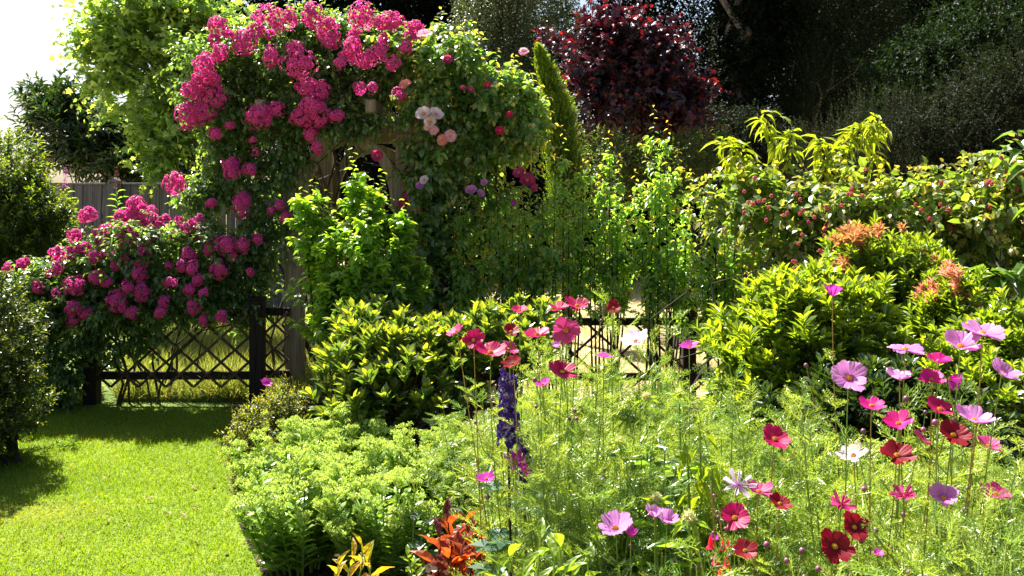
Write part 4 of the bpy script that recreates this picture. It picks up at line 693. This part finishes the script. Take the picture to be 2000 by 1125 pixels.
def feather_plant(seed, H=1.0, n=46, spread=.17, L=.145, nst=5):
    g = RNG(seed); lf = MB(); st = MB()
    for s_ in range(nst):
        a = g.uniform(0, 6.28); r = spread * math.sqrt(g.uniform(0, 1)); h = H * g.uniform(.75, 1.05); tt = np.linspace(0, 1, 7)[:, None]; bt = np.array([r * .4 * math.cos(a), r * .4 * math.sin(a), 0]); tp = np.array([r * 1.2 * math.cos(a), r * 1.2 * math.sin(a), h])
        P = bt * (1 - tt) + tp * tt; P[:, :2] += .02 * np.sin(tt * 5 + a); tubes(st, P, np.linspace(.0045, .0015, 7), 4, rnd=g.uniform(0, 1))
        m_ = n // nst; q = np.linspace(.3, 1, m_) ** .85; Pq = np.stack([np.interp(q, tt[:, 0], P[:, j]) for j in range(3)], 1); az = np.repeat(np.arange((m_ + 1) // 2) * 1.57, 2)[:m_] + np.tile([0, PI], (m_ + 1) // 2)[:m_] + g.normal(0, .35, m_) + a
        Dr = np.stack([np.cos(az), np.sin(az), g.uniform(.5, 1.3, m_)], 1); sc = L * (1.1 - .45 * q) * g.uniform(.8, 1.25, m_)
        for f in range(4):
            k = np.arange(m_) % 4 == f; place(lf, FE[f], Pq[k], Dr[k], np.array([0, 0, 1.]) + g.normal(0, .35, (k.sum(), 3)), sc[k], sc[k], np.clip(q[k] - .6, 0, 1) * g.uniform(0, 1.5, k.sum()), g.uniform(0, 1, k.sum()))
        # side wisps
        m3 = 14; q = g.uniform(.45, .98, m3); Pq = np.stack([np.interp(q, tt[:, 0], P[:, j]) for j in range(3)], 1) + g.normal(0, .03, (m3, 3)); place(lf, FE[s_ % 4], Pq, g.normal(0, 1, (m3, 3)) + [0, 0, .7], g.normal(0, 1, (m3, 3)), L * .7, L * .7, 0, g.uniform(0, 1, m3))
    return lf.mesh('foliage', M['cosmos' if seed % 3 else 'cosmosdeep']), st.mesh('stems', M['stem'])
FP = [feather_plant(200 + s_) for s_ in range(6)]
g = RNG(210)
def put_feather(x, y, H, lb, grp):
    k = g.integers(len(FP)); t = thing('cosmos_plant', lb, 'cosmos', (x, y, 0), grp); rz = g.uniform(0, 6.28)
    for nm, me in zip(('foliage', 'stems'), FP[k]):
        o = bpy.data.objects.new(nm, me); COL.objects.link(o); o.parent = t; o.rotation_euler = (0, 0, rz); o.scale = (1 if H < 1 else 1.0, 1, H)
def topz(py, D): return EYE - (py - HY) / F * D
zones = [  # label, group, polygon in (px, D), top line y(px), count
    ('feathery cosmos plant without flowers in the mass left of and below the tall fence post', 'feathery cosmos of the middle mass', 36, (1000, 1400), (2.6, 3.6), lambda px, D: 735 + 25 * math.sin(px * .02) + (40 if px < 1060 else 0) + (170 if 1200 < px < 1330 and D < 3.1 else 0)),
    ('feathery cosmos plant without flowers between sedum and delphinium', 'feathery cosmos by the sedum', 12, (870, 1010), (3.7, 4.3), lambda px, D: 800),
    ('feathery cosmos plant without flowers in the lower right mass', 'feathery cosmos of the right mass', 46, (1360, 2040), (2.1, 2.9), lambda px, D: 860 + 70 * (D < 2.35) + 25 * math.sin(px * .03)),
    ('feathery cosmos plant without flowers in the bottom right corner', 'feathery cosmos of the front row', 22, (1440, 2060), (1.5, 1.75), lambda px, D: (1085 if px > 1740 or 1500 < px < 1560 else 1140) + 25 * math.sin(px * .05)),
    ('feathery cosmos plant without flowers hiding the stems under the upper cosmos group', 'feathery cosmos under the upper group', 3, (1150, 1210), (2.15, 2.35), lambda px, D: 900 + 40 * math.sin(px * .03)),
    ('feathery cosmos plant without flowers right of the starry violet flower', 'feathery cosmos right of the delphinium', 6, (1110, 1180), (2.2, 2.38), lambda px, D: 850 + 40 * math.sin(px * .03)),
    ('feathery cosmos plant in front of the bee balm leaves', 'feathery cosmos in the centre front', 4, (1330, 1400), (2.3, 2.6), lambda px, D: 960),
]
for lb, gr, cnt, (p0, p1), (d0, d1), fy in zones:
    for i in range(cnt):
        D = g.uniform(d0, d1); px = g.uniform(p0, p1); H = topz(fy(px, D), D) * g.uniform(.8, 1.08); put_feather(at(px, 0, D)[0], D, H, lb, gr)
for px, D, py, lb in ((1240, 3.5, 600, 'tall cosmos tuft rising under the lone crimson flower left of the fence post'), (1232, 3.4, 640, 'feathery tuft close beside the white and lilac cosmos'), (1400, 2.6, 800, 'bushy feathery cosmos just right of the drooping yellow leaves'), (1545, 2.5, 750, 'feathery cosmos whose top leaves meet the lime shrub'), (1640, 2.1, 800, 'feathery cosmos rising left of the crimson flower pair'), (595, 4.75, 800, 'thin feathery plant growing out of the azalea'), (1490, 2.4, 830, 'feathery cosmos above the white star cosmos')):
    put_feather(at(px, 0, D)[0], D, topz(py, D), lb, None)

def cosmos_flower(parent, g, c, R, n, mat, npet=8, wid=1.0, cup=.36, roll=0., name='flower'):
    a = nrm(np.cross(n, (.3, .1, 1.))); b = np.cross(n, a); o = bpy.data.objects.new(name, None); COL.objects.link(o); o.parent = parent; o.location = Vector(c) - Vector(parent_world(parent)); o.empty_display_size = .01
    V = []; T = []; tp = []; rn = []; U = np.linspace(-1, 1, 9); VV = np.linspace(0, 1, 8)
    for k in range(npet):
        th = 2 * PI * k / npet + g.normal(0, .09); cu = cup + g.normal(0, .1); Rl = R * g.uniform(.82, 1.1); ww = R * wid * g.uniform(.30, .37); b0 = len(V); r_ = g.uniform(0, 1); tw = g.normal(0, .18); lift = (k % 2) * .02 * R
        for v in VV:
            wv = ww * (.2 + .8 * math.sin(PI * min(.5, .5 * v / .72)) if v < .72 else 1 - .16 * ((v - .72) / .28) ** 2)
            for u in U:
                ser = .07 * abs(math.sin(1.5 * PI * (u + 1) / 2 * 1.0 + PI / 2)) * 1.2 + .12 * abs(u) ** 3
                rr = Rl * (.08 + .92 * v * (1 - ser * v ** 3)); z = cu * R * v ** 1.4 + .045 * R * math.cos(u * 3.2 * PI) * v + tw * u * wv * v + lift + roll * R * u * u * .35 - .10 * R * max(0, v - .75) * 2
                x_ = u * wv * (1 - roll * .5)
                V.append((rr * math.cos(th) - x_ * math.sin(th), rr * math.sin(th) + x_ * math.cos(th), z)); tp.append(max(0, 1 - v * 3.2) * .9 + .22 * (math.cos(u * 3.6 * PI) < -.3)); rn.append(np.clip(r_ * .5 + .5 * v, 0, 1))
        nu = len(U)
        for i in range(len(VV) - 1):
            for j in range(nu - 1): q = b0 + i * nu + j; T += [(q, q + 1, q + nu + 1, q + nu)]
    V = np.array(V); mb = MB(); mb.add(c + V[:, 0:1] * a + V[:, 1:2] * b + V[:, 2:3] * n, T, tp, rn); mb.build('petals', M[mat], o, smooth=True)
    mb = MB(); m_ = 46; q = (np.arange(m_) + .5) / m_; th = np.arange(m_) * 2.399; rr = R * .17 * np.sqrt(q); z = R * .12 * (1 - q) + R * .03
    oc = np.array([(1, 0, 0), (0, 1, 0), (-1, 0, 0), (0, -1, 0), (0, 0, 1.6), (0, 0, -2.)]) * R * .028; of = [(0, 1, 4), (1, 2, 4), (2, 3, 4), (3, 0, 4), (1, 0, 5), (2, 1, 5), (3, 2, 5), (0, 3, 5)]
    for i in range(m_):
        L3 = oc + np.array([rr[i] * math.cos(th[i]), rr[i] * math.sin(th[i]), z[i]]); mb.add(c + L3[:, 0:1] * a + L3[:, 1:2] * b + L3[:, 2:3] * n, of, .0 if q[i] > .3 else .5, g.uniform(0, 1))
    mb.build('flower_centre', M['disc'], o)
    mb = MB(); m_ = 8; th = np.arange(m_) * PI / 4; rd = np.cos(th)[:, None] * a + np.sin(th)[:, None] * b; place(mb, T_LAN, np.broadcast_to(c - n * R * .06, (m_, 3)), rd - n * .1, np.broadcast_to(-n, (m_, 3)), R * .28, R * .1); mb.build('calyx', M['stem'], o)
    return o
def dirv(az, el):
    az, el = math.radians(az), math.radians(el); return np.array([math.sin(az) * math.cos(el), -math.cos(az) * math.cos(el), math.sin(el)])
BUDM = None
def bud(parent, g, c, r, mat):
    mb = MB(); K = 8; th = np.arange(K) * 2 * PI / K; prof = [(0, -1), (.6, -.8), (1, -.1), (.85, .5), (.45, .9), (0.05, 1.05)]
    V = [c + r * np.array([p * math.cos(q), p * math.sin(q), z]) for p, z in prof for q in th]; Fq = [(i * K + j, i * K + (j + 1) % K, (i + 1) * K + (j + 1) % K, (i + 1) * K + j) for i in range(5) for j in range(K)]
    mb.add(V, Fq, 0, g.uniform(0, 1)); mb.build('bud', M[mat], parent, smooth=True)
# px, py, diameter px, colour, azimuth, elevation, distance, label, options
FL = [
 (892,648,42,'P_P',-60,45,2.5,'pink cosmos leaning left over the rhododendron, leftmost of the upper group',{}),
 (925,665,46,'P_M',-10,25,2.45,'magenta cosmos facing forward at the left of the upper group',{}),
 (958,689,62,'P_M',10,55,2.4,'wide pink red cosmos flower just above the two dark crimson ones',{}),
 (992,683,44,'P_P',70,35,2.5,'pink cosmos turned to the right directly behind the wide pink red flower',{}),
 (1050,655,56,'P_M',-20,60,2.4,'magenta cosmos flower just left of the big dusty pink one',{}),
 (998,648,38,'P_C',0,50,2.5,'small dark crimson cosmos between two magenta flowers, over rhododendron leaves',{}),
 (1001,711,44,'P_C',-30,45,2.35,'dark crimson cosmos directly above the violet delphinium',{}),
 (1105,645,58,'P_P',-5,15,2.4,'big dusty pink cosmos facing the camera before the lattice rail',{'cup':.12}),
 (1098,727,60,'P_M',10,50,2.35,'magenta pink cosmos with raised petals right of the delphinium',{}),
 (1060,752,34,'P_V',-30,60,2.4,'small violet pink cosmos tucked just under the magenta one',{}),
 (1015,607,36,'P_M',0,78,2.6,'edge on red cosmos low against the dark hedge',{}),
 (1092,603,46,'P_M',-20,65,2.5,'magenta cosmos at the left of the pair topping the upper group',{}),
 (1127,598,52,'P_M',10,55,2.5,'magenta cosmos at the right of the pair topping the upper group',{}),
 (1198,601,32,'P_C',10,35,2.6,'lone crimson cosmos against the bleached ground, left of the fence post',{}),
 (1243,668,62,'P_W',-45,55,2.4,'white and lilac cosmos seen from the side left of the fence post',{'cup':.35}),
 (1180,696,32,'P_V',20,65,2.6,'small violet cosmos between the dusty pink and the white lilac flowers',{}),
 (1346,679,40,'P_V',0,80,2.6,'edge on magenta cosmos right in front of the black fence post',{'cup':.4}),
 (1086,678,20,'P_L',0,75,2.6,'tiny half open lilac cosmos below the dusty pink flower',{'cup':.9}),
 (520,750,24,'P_V',40,45,4.3,'single violet pink cosmos beside the foot of the arch',{'cup':.5}),
 (1007,902,50,'P_V',-15,30,2.4,'starry violet cosmos under the delphinium',{'wid':.6}),
 (950,937,42,'P_V',-30,60,2.4,'violet cosmos lying over the sedum, left of the starry one',{'wid':.8}),
 (1025,920,40,'P_V',75,30,2.45,'half folded violet cosmos just right of the starry one',{'wid':.7}),
 (1203,1033,74,'P_L',-35,60,2.0,'pale lilac cosmos seen side on at the bottom centre',{'cup':.4}),
 (1232,1048,26,'P_V',20,80,2.0,'small violet cosmos bud opening beside the pale lilac flower',{'cup':1.2}),
 (1278,1009,36,'P_L',10,80,2.05,'cup shaped lilac cosmos, left one of the close pair at bottom centre',{'cup':1.0}),
 (1303,1020,42,'P_L',30,70,2.0,'cup shaped lilac cosmos, right one of the close pair at bottom centre',{'cup':.9}),
 (1440,952,72,'P_W',-5,40,1.95,'white cosmos with narrow quilled lilac tipped petals',{'wid':.45,'roll':.7}),
 (1482,960,52,'P_P',10,60,1.95,'rose pink cup shaped cosmos right beside the white quilled one',{'cup':.45}),
 (1523,984,48,'P_C',5,55,1.9,'small very dark crimson cosmos right of the rose pink cup',{}),
 (1435,1012,64,'P_M',-20,40,1.85,'magenta red cosmos below the white quilled flower',{}),
 (1513,858,62,'P_M',-5,45,2.1,'crimson pink cosmos alone against the dark shrub',{}),
 (1626,578,34,'P_V',0,85,2.4,'half open magenta cosmos on a long stem before the lime shrub',{'cup':1.3}),
 (1657,738,76,'P_L',-10,35,1.9,'large pale lilac cosmos with yellow eye facing the camera',{}),
 (1757,740,52,'P_L',0,82,2.0,'side on lilac cosmos on thin stems between the large lilac and the hot magenta ones',{'cup':.6}),
 (1768,683,72,'P_L',20,80,2.0,'flat lilac cosmos seen from below its rim, above the side on lilac one',{'cup':.2}),
 (1820,742,54,'P_H',-15,55,1.95,'hot magenta cosmos, lower one of the bright pair',{}),
 (1834,706,54,'P_H',10,65,2.0,'hot magenta cosmos, upper one of the bright pair',{}),
 (1876,677,80,'P_L',5,55,1.9,'large ruffled lilac cosmos with brownish centre',{'cup':.45}),
 (1919,652,80,'P_L',10,78,1.9,'topmost lilac cosmos at right, seen edge on',{'cup':.4}),
 (1957,731,66,'P_L',50,45,1.9,'mauve cosmos turned right near the right edge',{'cup':.5}),
 (1702,793,52,'P_H',-15,70,1.95,'hot magenta cosmos below the large pale lilac flower',{}),
 (1755,828,58,'P_H',-60,50,1.95,'hot magenta cosmos turned left above the deep red one',{'cup':.4}),
 (1835,800,60,'P_M',10,50,1.9,'red magenta cosmos left of the pale side on flower',{}),
 (1862,850,66,'P_C',-15,40,1.85,'dark crimson cosmos with pink edges below the pale side on flower',{}),
 (1903,822,72,'P_L',15,75,1.85,'pale lilac side on cosmos between two red flowers at right',{'cup':.5}),
 (1752,890,68,'P_C',-5,50,1.85,'deep red cosmos with big yellow eye in the right group',{}),
 (1797,857,44,'P_P',50,40,1.95,'rose pink cosmos peeping out behind the deep red one',{}),
 (1667,890,62,'P_W',-40,50,1.95,'ragged white and lilac cosmos tangled in feathery leaves',{'wid':.7}),
 (1930,872,52,'P_P',10,60,1.95,'dusty pink cosmos half hidden near the right edge',{}),
 (1765,971,54,'P_P',-10,65,1.85,'wilting dusty red cosmos with curled petals',{'roll':.6,'wid':.8}),
 (1843,973,58,'P_L',0,50,1.85,'lilac cosmos with broad petals alone at lower right',{'wid':1.15,'cup':.4}),
 (1642,990,54,'P_P',0,55,1.8,'dusty pink cosmos with curled back petals above the dark pair',{'roll':.8,'wid':.7}),
 (1668,1030,58,'P_C',10,30,1.75,'deep crimson cosmos, upper right of the dark pair at the bottom',{}),
 (1630,1067,70,'P_C',-5,25,1.7,'deep crimson cosmos, lower left of the dark pair at the bottom',{}),
 (1455,1076,48,'P_C',10,45,1.75,'crimson cosmos beside the red penstemon bells',{}),
 (1945,965,62,'P_P',20,60,1.95,'faded rose cosmos near the right edge above the bottom corner',{}),
 (1855,740,38,'P_V',30,-10,2.0,'wilted dark magenta cosmos hanging behind the hot magenta pair',{'cup':.9}),
 (1715,1082,22,'P_V',0,70,1.8,'tiny violet cosmos in the bottom feathery leaves',{}),
 (1395,1055,18,'P_V',0,80,2.0,'very small violet cosmos left of the penstemon',{'cup':.9}),
]
for i, (px, py, dm, mt, az, el, D, lb, op) in enumerate(FL):
    g = RNG(300 + i); c = at(px, py, D); el = el + 12 if 20 < el < 70 else el; n = dirv(az + g.normal(0, 12), el); R = dm / 2 / F * D
    b = np.array([c[0] + g.normal(0, .06), D + g.uniform(.02, .3), 0]) if i != 18 else np.array([c[0] + .12, D, 0])
    t = thing('cosmos_plant', lb, 'cosmos', b, None); st = MB(); tt = np.linspace(0, 1, 12)[:, None]
    c0 = c - n * R * .08; b[0] += g.normal(0, .06) + (max(0, 1110 - px) * .75 / F * D if (i < 12 or i in (19, 20, 21)) else 0); ctrl = c0 - n * .1 * (1 if el > 0 else -.2) - np.array([0, 0, .28]); P = (1 - tt) ** 3 * b + 3 * (1 - tt) ** 2 * tt * (b * .55 + ctrl * .45) + 3 * (1 - tt) * tt ** 2 * ctrl + tt ** 3 * c0
    rd_ = .8 * (g.uniform() > .65); tubes(st, P, np.linspace(.0032, .0012, 12), 5, tip=rd_, rnd=g.uniform(0, 1))
    cosmos_flower(t, g, c, R, n, mt, **({'npet': 8} | op))
    lf = MB(); q = np.array([.35, .35, .5, .5, .62, .62, .74, .74, .84]); Pq = np.stack([np.interp(q, tt[:, 0], P[:, j]) for j in range(3)], 1); a0 = g.uniform(0, 6) + np.arange(9) * 1.57 + np.tile([0, PI / 2], 5)[:9]
    for f in range(3):
        k = np.arange(9) % 3 == f; place(lf, FE[f], Pq[k], np.stack([np.cos(a0[k]), np.sin(a0[k]), np.full(k.sum(), .8)], 1), [0, 0, 1], .12 * (1.2 - q[k]) + .03, .12 * (1.2 - q[k]) + .03, .3, g.uniform(0, 1, k.sum()))
    lf.build('foliage', M['cosmos'], t)
    for _ in range(int(g.integers(0, 3)) if i != 18 else 0):
        q = g.uniform(.6, .85); p = np.array([np.interp(q, tt[:, 0], P[:, j]) for j in range(3)]); a = g.uniform(0, 6.28); e = p + np.array([.09 * math.cos(a), .07 * math.sin(a), g.uniform(.08, .2)])
        tubes(st, np.array([p, p * .5 + e * .5 + [.02 * math.cos(a), 0, -.01], e]), [.0018, .0014, .0012], 4, tip=rd_); bud(t, g, e, g.uniform(.005, .008), 'budc')
    st.build('stem', M['stem'], t)

# ------------------------------------------------------------------ delphinium
g = RNG(400)
def delph(px, y0, y1, D, wpx, label, n):
    top = at(px, y0, D); bot = at(px, y1, D); b = np.array([top[0] + .02, D, 0]); t = thing('delphinium', label, 'delphinium', b); st = MB(); fl = MB(); lf = MB()
    tubes(st, np.array([b, (b + bot) / 2, bot, (bot + top) / 2, top]), [.005, .0045, .004, .003, .002], 5); st.build('stem', M['bark'], t)
    q = g.uniform(0, 1, n); a = np.arange(n) * 2.4; w = wpx / 2 / F * D * (1 - .45 * (1 - q) ** 2) ; C = top[None] * (1 - q[:, None]) + bot[None] * q[:, None] + np.stack([np.cos(a) * w * .8, np.sin(a) * w * .8, g.normal(0, .01, n)], 1)
    for j in range(n):
        nn = nrm(np.array([math.cos(a[j]), math.sin(a[j]) - .3, .1])); u = nrm(np.cross(nn, (0, 0, 1))); v = np.cross(u, nn); m_ = 6; th = np.arange(m_) * PI * 2 / m_ + g.uniform(0, 1)
        place(fl, T_OV, np.broadcast_to(C[j], (m_, 3)), np.cos(th)[:, None] * u + np.sin(th)[:, None] * v + .35 * nn, np.broadcast_to(nn, (m_, 3)), g.uniform(.013, .019, m_), .014, (g.uniform(0, 1, m_) > .78) * .9, g.uniform(0, 1, m_))
    fl.build('flower_spike', M['delph'], t)
    m_ = 26; a = g.uniform(0, 6.28, m_); z = g.uniform(.1, bot[2] * .9, m_); place(lf, T_MAPLE, np.stack([np.full(m_, b[0]), np.full(m_, b[1]), z], 1) + np.stack([np.cos(a), np.sin(a), z * 0], 1) * .06, np.stack([np.cos(a), np.sin(a), np.full(m_, .2)], 1), [0, 0, 1], .08, .08, 0, g.uniform(0, 1, m_)); lf.build('foliage', M['blueleaf'], t)
delph(993, 735, 866, 2.42, 46, 'deep indigo delphinium spike under the red cosmos', 95)
delph(1024, 860, 935, 2.5, 24, 'short fading indigo delphinium spike behind the violet cosmos', 22)

# ------------------------------------------------------------------ leafy plants at the front
def rosette_plant(name, label, cat, base, D, shoots, mat, seed, L, W, tm=T_LAN, K=9, stemmat='stem', ang=(78, 30), group=None, ldroop=.0, tipf=0.):
    g = RNG(seed); b = np.array([at(base, 0, D)[0], D, 0.]); t = thing(name, label, cat, b, group); lf = MB(); st = MB()
    for px, py, dd in shoots:
        tp = at(px, py, D + dd); b2 = b + [(tp[0] - b[0]) * .4, dd * .5, 0]; tt = np.linspace(0, 1, 6)[:, None]; P = b2 * (1 - tt) + tp * tt; P[:, :2] += .015 * np.sin(tt * 6 + px); tubes(st, P, np.linspace(.005, .0025, 6), 5)
        m_ = K; q = np.linspace(.5, 1, m_); Pq = np.stack([np.interp(q, tt[:, 0], P[:, j]) for j in range(3)], 1); az = np.arange(m_) * 2.4 + g.uniform(0, 6); an = np.radians(np.linspace(ang[0], ang[1], m_))
        Dr = np.stack([np.cos(az) * np.sin(an), np.sin(az) * np.sin(an), np.cos(an) - ldroop], 1) + g.normal(0, .08, (m_, 3)); s_ = g.uniform(.8, 1.1, m_) * np.linspace(1.05, .7, m_)
        place(lf, tm, Pq, Dr, np.array([0, 0, 1.]) + g.normal(0, .15, (m_, 3)), L * s_, W * s_, g.uniform(0, 1, m_) * tipf, g.uniform(0, 1, m_))
    lf.build('foliage', M[mat], t); st.build('stems', M[stemmat], t); return t
NT = grid_leaf(7, 5, lambda y: max(.04, math.sin(PI * min(1, y * .97 + .01)) ** .8), .3, .25, .08)
rosette_plant('copper_leaved_plant', 'upright plant with glowing orange and maroon leaves at bottom centre', 'plant', 895, 3.0, [(870, 1020, 0), (915, 1018, .05), (945, 1030, .1), (850, 1055, -.05), (905, 1065, -.1), (985, 1050, .1), (890, 1050, .12), (930, 1085, -.1), (870, 1095, -.1)], 'orangeleaf', 410, .125, .045, NT, K=11, stemmat='bark', ang=(70, 25), tipf=1.0)
rosette_plant('peony', 'yellowing peony leaves with red streaks in front of the sedum', 'plant', 690, 3.1, [(700, 1075, 0), (680, 1095, 0), (720, 1100, .1), (660, 1110, -.05)], 'yellowleaf', 411, .11, .032, NT, K=7, ang=(75, 20), tipf=.6)
rosette_plant('phlox', 'broad pale lime green leafed plant at the bottom centre', 'plant', 1075, 1.95, [(1010, 1085, 0), (1050, 1060, .05), (1090, 1070, 0), (1130, 1095, .05), (1070, 1100, -.1), (1030, 1115, -.1), (1110, 1120, -.1), (985, 1110, 0), (1150, 1110, .1)], 'brightleaf', 412, .095, .036, NT, K=12, ang=(75, 30))
rosette_plant('phlox', 'small bright green leafy shoot left of the orange leaves', 'plant', 800, 3.0, [(795, 1085, 0), (815, 1095, .03)], 'brightleaf', 413, .06, .026, NT, K=12)
rosette_plant('nasturtium', 'round blue green leaves just left of the orange leaves', 'plant', 820, 3.35, [(800, 1020, 0), (830, 1015, .05), (900, 1010, .1)], 'blueleaf', 414, .1, .085, poly8(1, 1.0, .25, .35, .3, .8), K=3, ang=(80, 70))
rosette_plant('helianthus', 'drooping yellow green willow shaped leaves hanging in the cosmos mass', 'plant', 1380, 2.3, [(1375, 835, 0), (1365, 880, .05), (1385, 900, -.05), (1350, 860, 0)], 'peach', 415, .11, .022, NT, K=12, ang=(120, 90), ldroop=.9)
rosette_plant('bellflower', 'blue grey cut leaves in the shade below the violet cosmos', 'plant', 1030, 3.0, [(1000, 965, 0), (1040, 960, .1), (1060, 1000, 0), (1020, 1010, -.1), (990, 1000, 0), (1070, 975, .1)], 'blueleaf', 416, .07, .06, T_MAPLE, K=10)
rosette_plant('bergamot', 'dark leafy stems filling the shade below the pale seed heads', 'plant', 1270, 2.4, [(1230, 880, 0), (1260, 900, .1), (1290, 890, 0), (1320, 900, .1), (1240, 940, -.1), (1300, 950, -.1), (1200, 930, 0), (1330, 950, 0), (1270, 970, -.1), (1220, 990, -.1)], 'bergamot', 417, .1, .03, NT, K=14, ang=(80, 40), ldroop=.25)
rosette_plant('bergamot', 'sunlit leafy stems behind the penstemon bells', 'plant', 1330, 2.1, [(1180, 1090, 0), (1240, 1080, .1), (1300, 1075, 0), (1350, 1060, .1), (1380, 1090, 0), (1210, 1110, -.1), (1340, 1110, -.1), (1150, 1120, 0)], 'hedge', 418, .075, .024, NT, K=12, ang=(80, 40))
def seedhead(px, py, r, D, label, sd):
    g = RNG(sd); c = at(px, py, D); b = np.array([c[0] + .03, D + .05, 0]); t = thing('seed_head', label, 'seed head', b); st = MB(); tubes(st, np.array([b, (b + c) / 2, c]), [.005, .004, .003], 5); st.build('stem', M['stem'], t)
    mb = MB(); n = 200; d = nrm(g.normal(size=(n, 3))); R = r / F * D; place(mb, T_SIM, c + d * R * .3, d, g.normal(size=(n, 3)), R * .75, R * .1, 0, g.uniform(0, 1, n))
    oc = []; K = 8
    V = [c + R * .62 * np.array([math.cos(a) * math.cos(e), math.sin(a) * math.cos(e), math.sin(e)]) for e in np.linspace(-1.5, 1.5, 7) for a in np.arange(K) * 2 * PI / K]; mb.add(V, [(i * K + j, i * K + (j + 1) % K, (i + 1) * K + (j + 1) % K, (i + 1) * K + j) for i in range(6) for j in range(K)], 0, .1)
    mb.build('seed_ball', M['seedhead'], t); mb = MB(); m_ = 8; a = np.arange(m_) * 2 * PI / m_ + .3; place(mb, NT, np.broadcast_to(c - [0, 0, R * .6], (m_, 3)), np.stack([np.cos(a), np.sin(a), g.uniform(-.4, .9, m_)], 1), [0, 0, 1], R * 2.6, R * .65, 0, g.uniform(0, 1, m_)); mb.build('bracts', M['brightleaf'], t)
    mb = MB(); m_ = 12; q = g.uniform(.45, .95, m_)[:, None]; a = np.arange(m_) * 1.57; place(mb, NT, b * (1 - q) + c * q, np.stack([np.cos(a), np.sin(a), np.full(m_, .3)], 1), [0, 0, 1], .1, .024, 0, g.uniform(0, 1, m_)); mb.build('foliage', M['hib'], t)
seedhead(1280, 975, 16, 2.15, 'spiky pale yellow seed head right of the pale lilac cosmos', 420)
seedhead(1346, 1010, 17, 2.05, 'fuzzy pale seed head between the lilac pair and the magenta red cosmos', 421)
seedhead(1212, 862, 12, 2.45, 'small straw coloured seed head in the middle of the feathery mass', 422)
seedhead(1327, 768, 11, 2.5, 'pale seed head below the black fence post', 423)
seedhead(1262, 775, 12, 2.55, 'green bracted flower head left of and below the fence post', 424)
# penstemon
g = RNG(430); top = at(1392, 950, 1.9); 
def penst(px0, py0, px1, py1, D, bells, label):
    c = at(px0, py0, D); b = np.array([at(px1, 0, D)[0], D + .05, 0]); t = thing('penstemon', label, 'penstemon', b); st = MB(); P = np.array([b, at(px1, py1, D), c]); tq = np.linspace(0, 2, 9); Pq = np.stack([np.interp(tq, range(3), P[:, i]) for i in range(3)], 1); tubes(st, Pq, np.linspace(.003, .0013, 9), 5, tip=1); st.build('stem', M['stem'], t)
    for bx, by, r in bells:
        c = at(bx, by, D - .01); s = r / F * D; K = 9; th = np.arange(K) * 2 * PI / K; prof = [(.12, 1.6), (.3, 1.3), (.42, .6), (.55, 0), (.62, -.5), (.95, -.85), (1.0, -.95)]
        V = [c + s * np.array([p * (1 + .12 * math.cos(5 * a) * (k > 4)) * math.cos(a), p * math.sin(a), z]) for k, (p, z) in enumerate(prof) for a in th]; mb = MB()
        mb.add(V, [(i * K + j, i * K + (j + 1) % K, (i + 1) * K + (j + 1) % K, (i + 1) * K + j) for i in range(6) for j in range(K)], 0, g.uniform(0, 1)); mb.build('flower_bell', M['bell'], t, smooth=True)
    for k in range(6): bud(t, g, Pq[3 + k % 5] + [g.normal(0, .008), 0, g.uniform(0, .03)], .004, 'budc')
penst(1388, 945, 1400, 1100, 1.85, [(1388, 1062, 9), (1412, 1066, 8), (1398, 1093, 9)], 'penstemon stalk with red bells, leftmost of the two')
penst(1404, 1010, 1425, 1110, 1.8, [(1419, 1100, 9), (1407, 1122, 8), (1424, 1062, 6)], 'penstemon stalk with red bells nearest the crimson cosmos')
rosette_plant('lawn_weed', 'pale straggly weed at the edge of the lawn shade', 'weed', 130, 5.45, [(118, 868, 0), (135, 858, .03), (150, 862, 0)], 'lime', 431, .06, .02, T_LAN, K=7)
# grass-like stalks
g = RNG(440); mb = MB()
P = np.array([at(1175, 1075, 2.1), at(1150, 1010, 2.1), at(1128, 972, 2.1), at(1112, 978, 2.1), at(1106, 1015, 2.1)]); b = np.array([at(1200, 0, 2.1)[0], 2.1, 0]); t = thing('grass_stalk', 'arching yellow green grass stalk hooked over at the top', 'grass stalk', b)
tubes(mb, np.concatenate([[b], P]), [.004, .003, .0028, .0024, .002, .001], 4); mb.build('stem', M['brightleaf'], t)
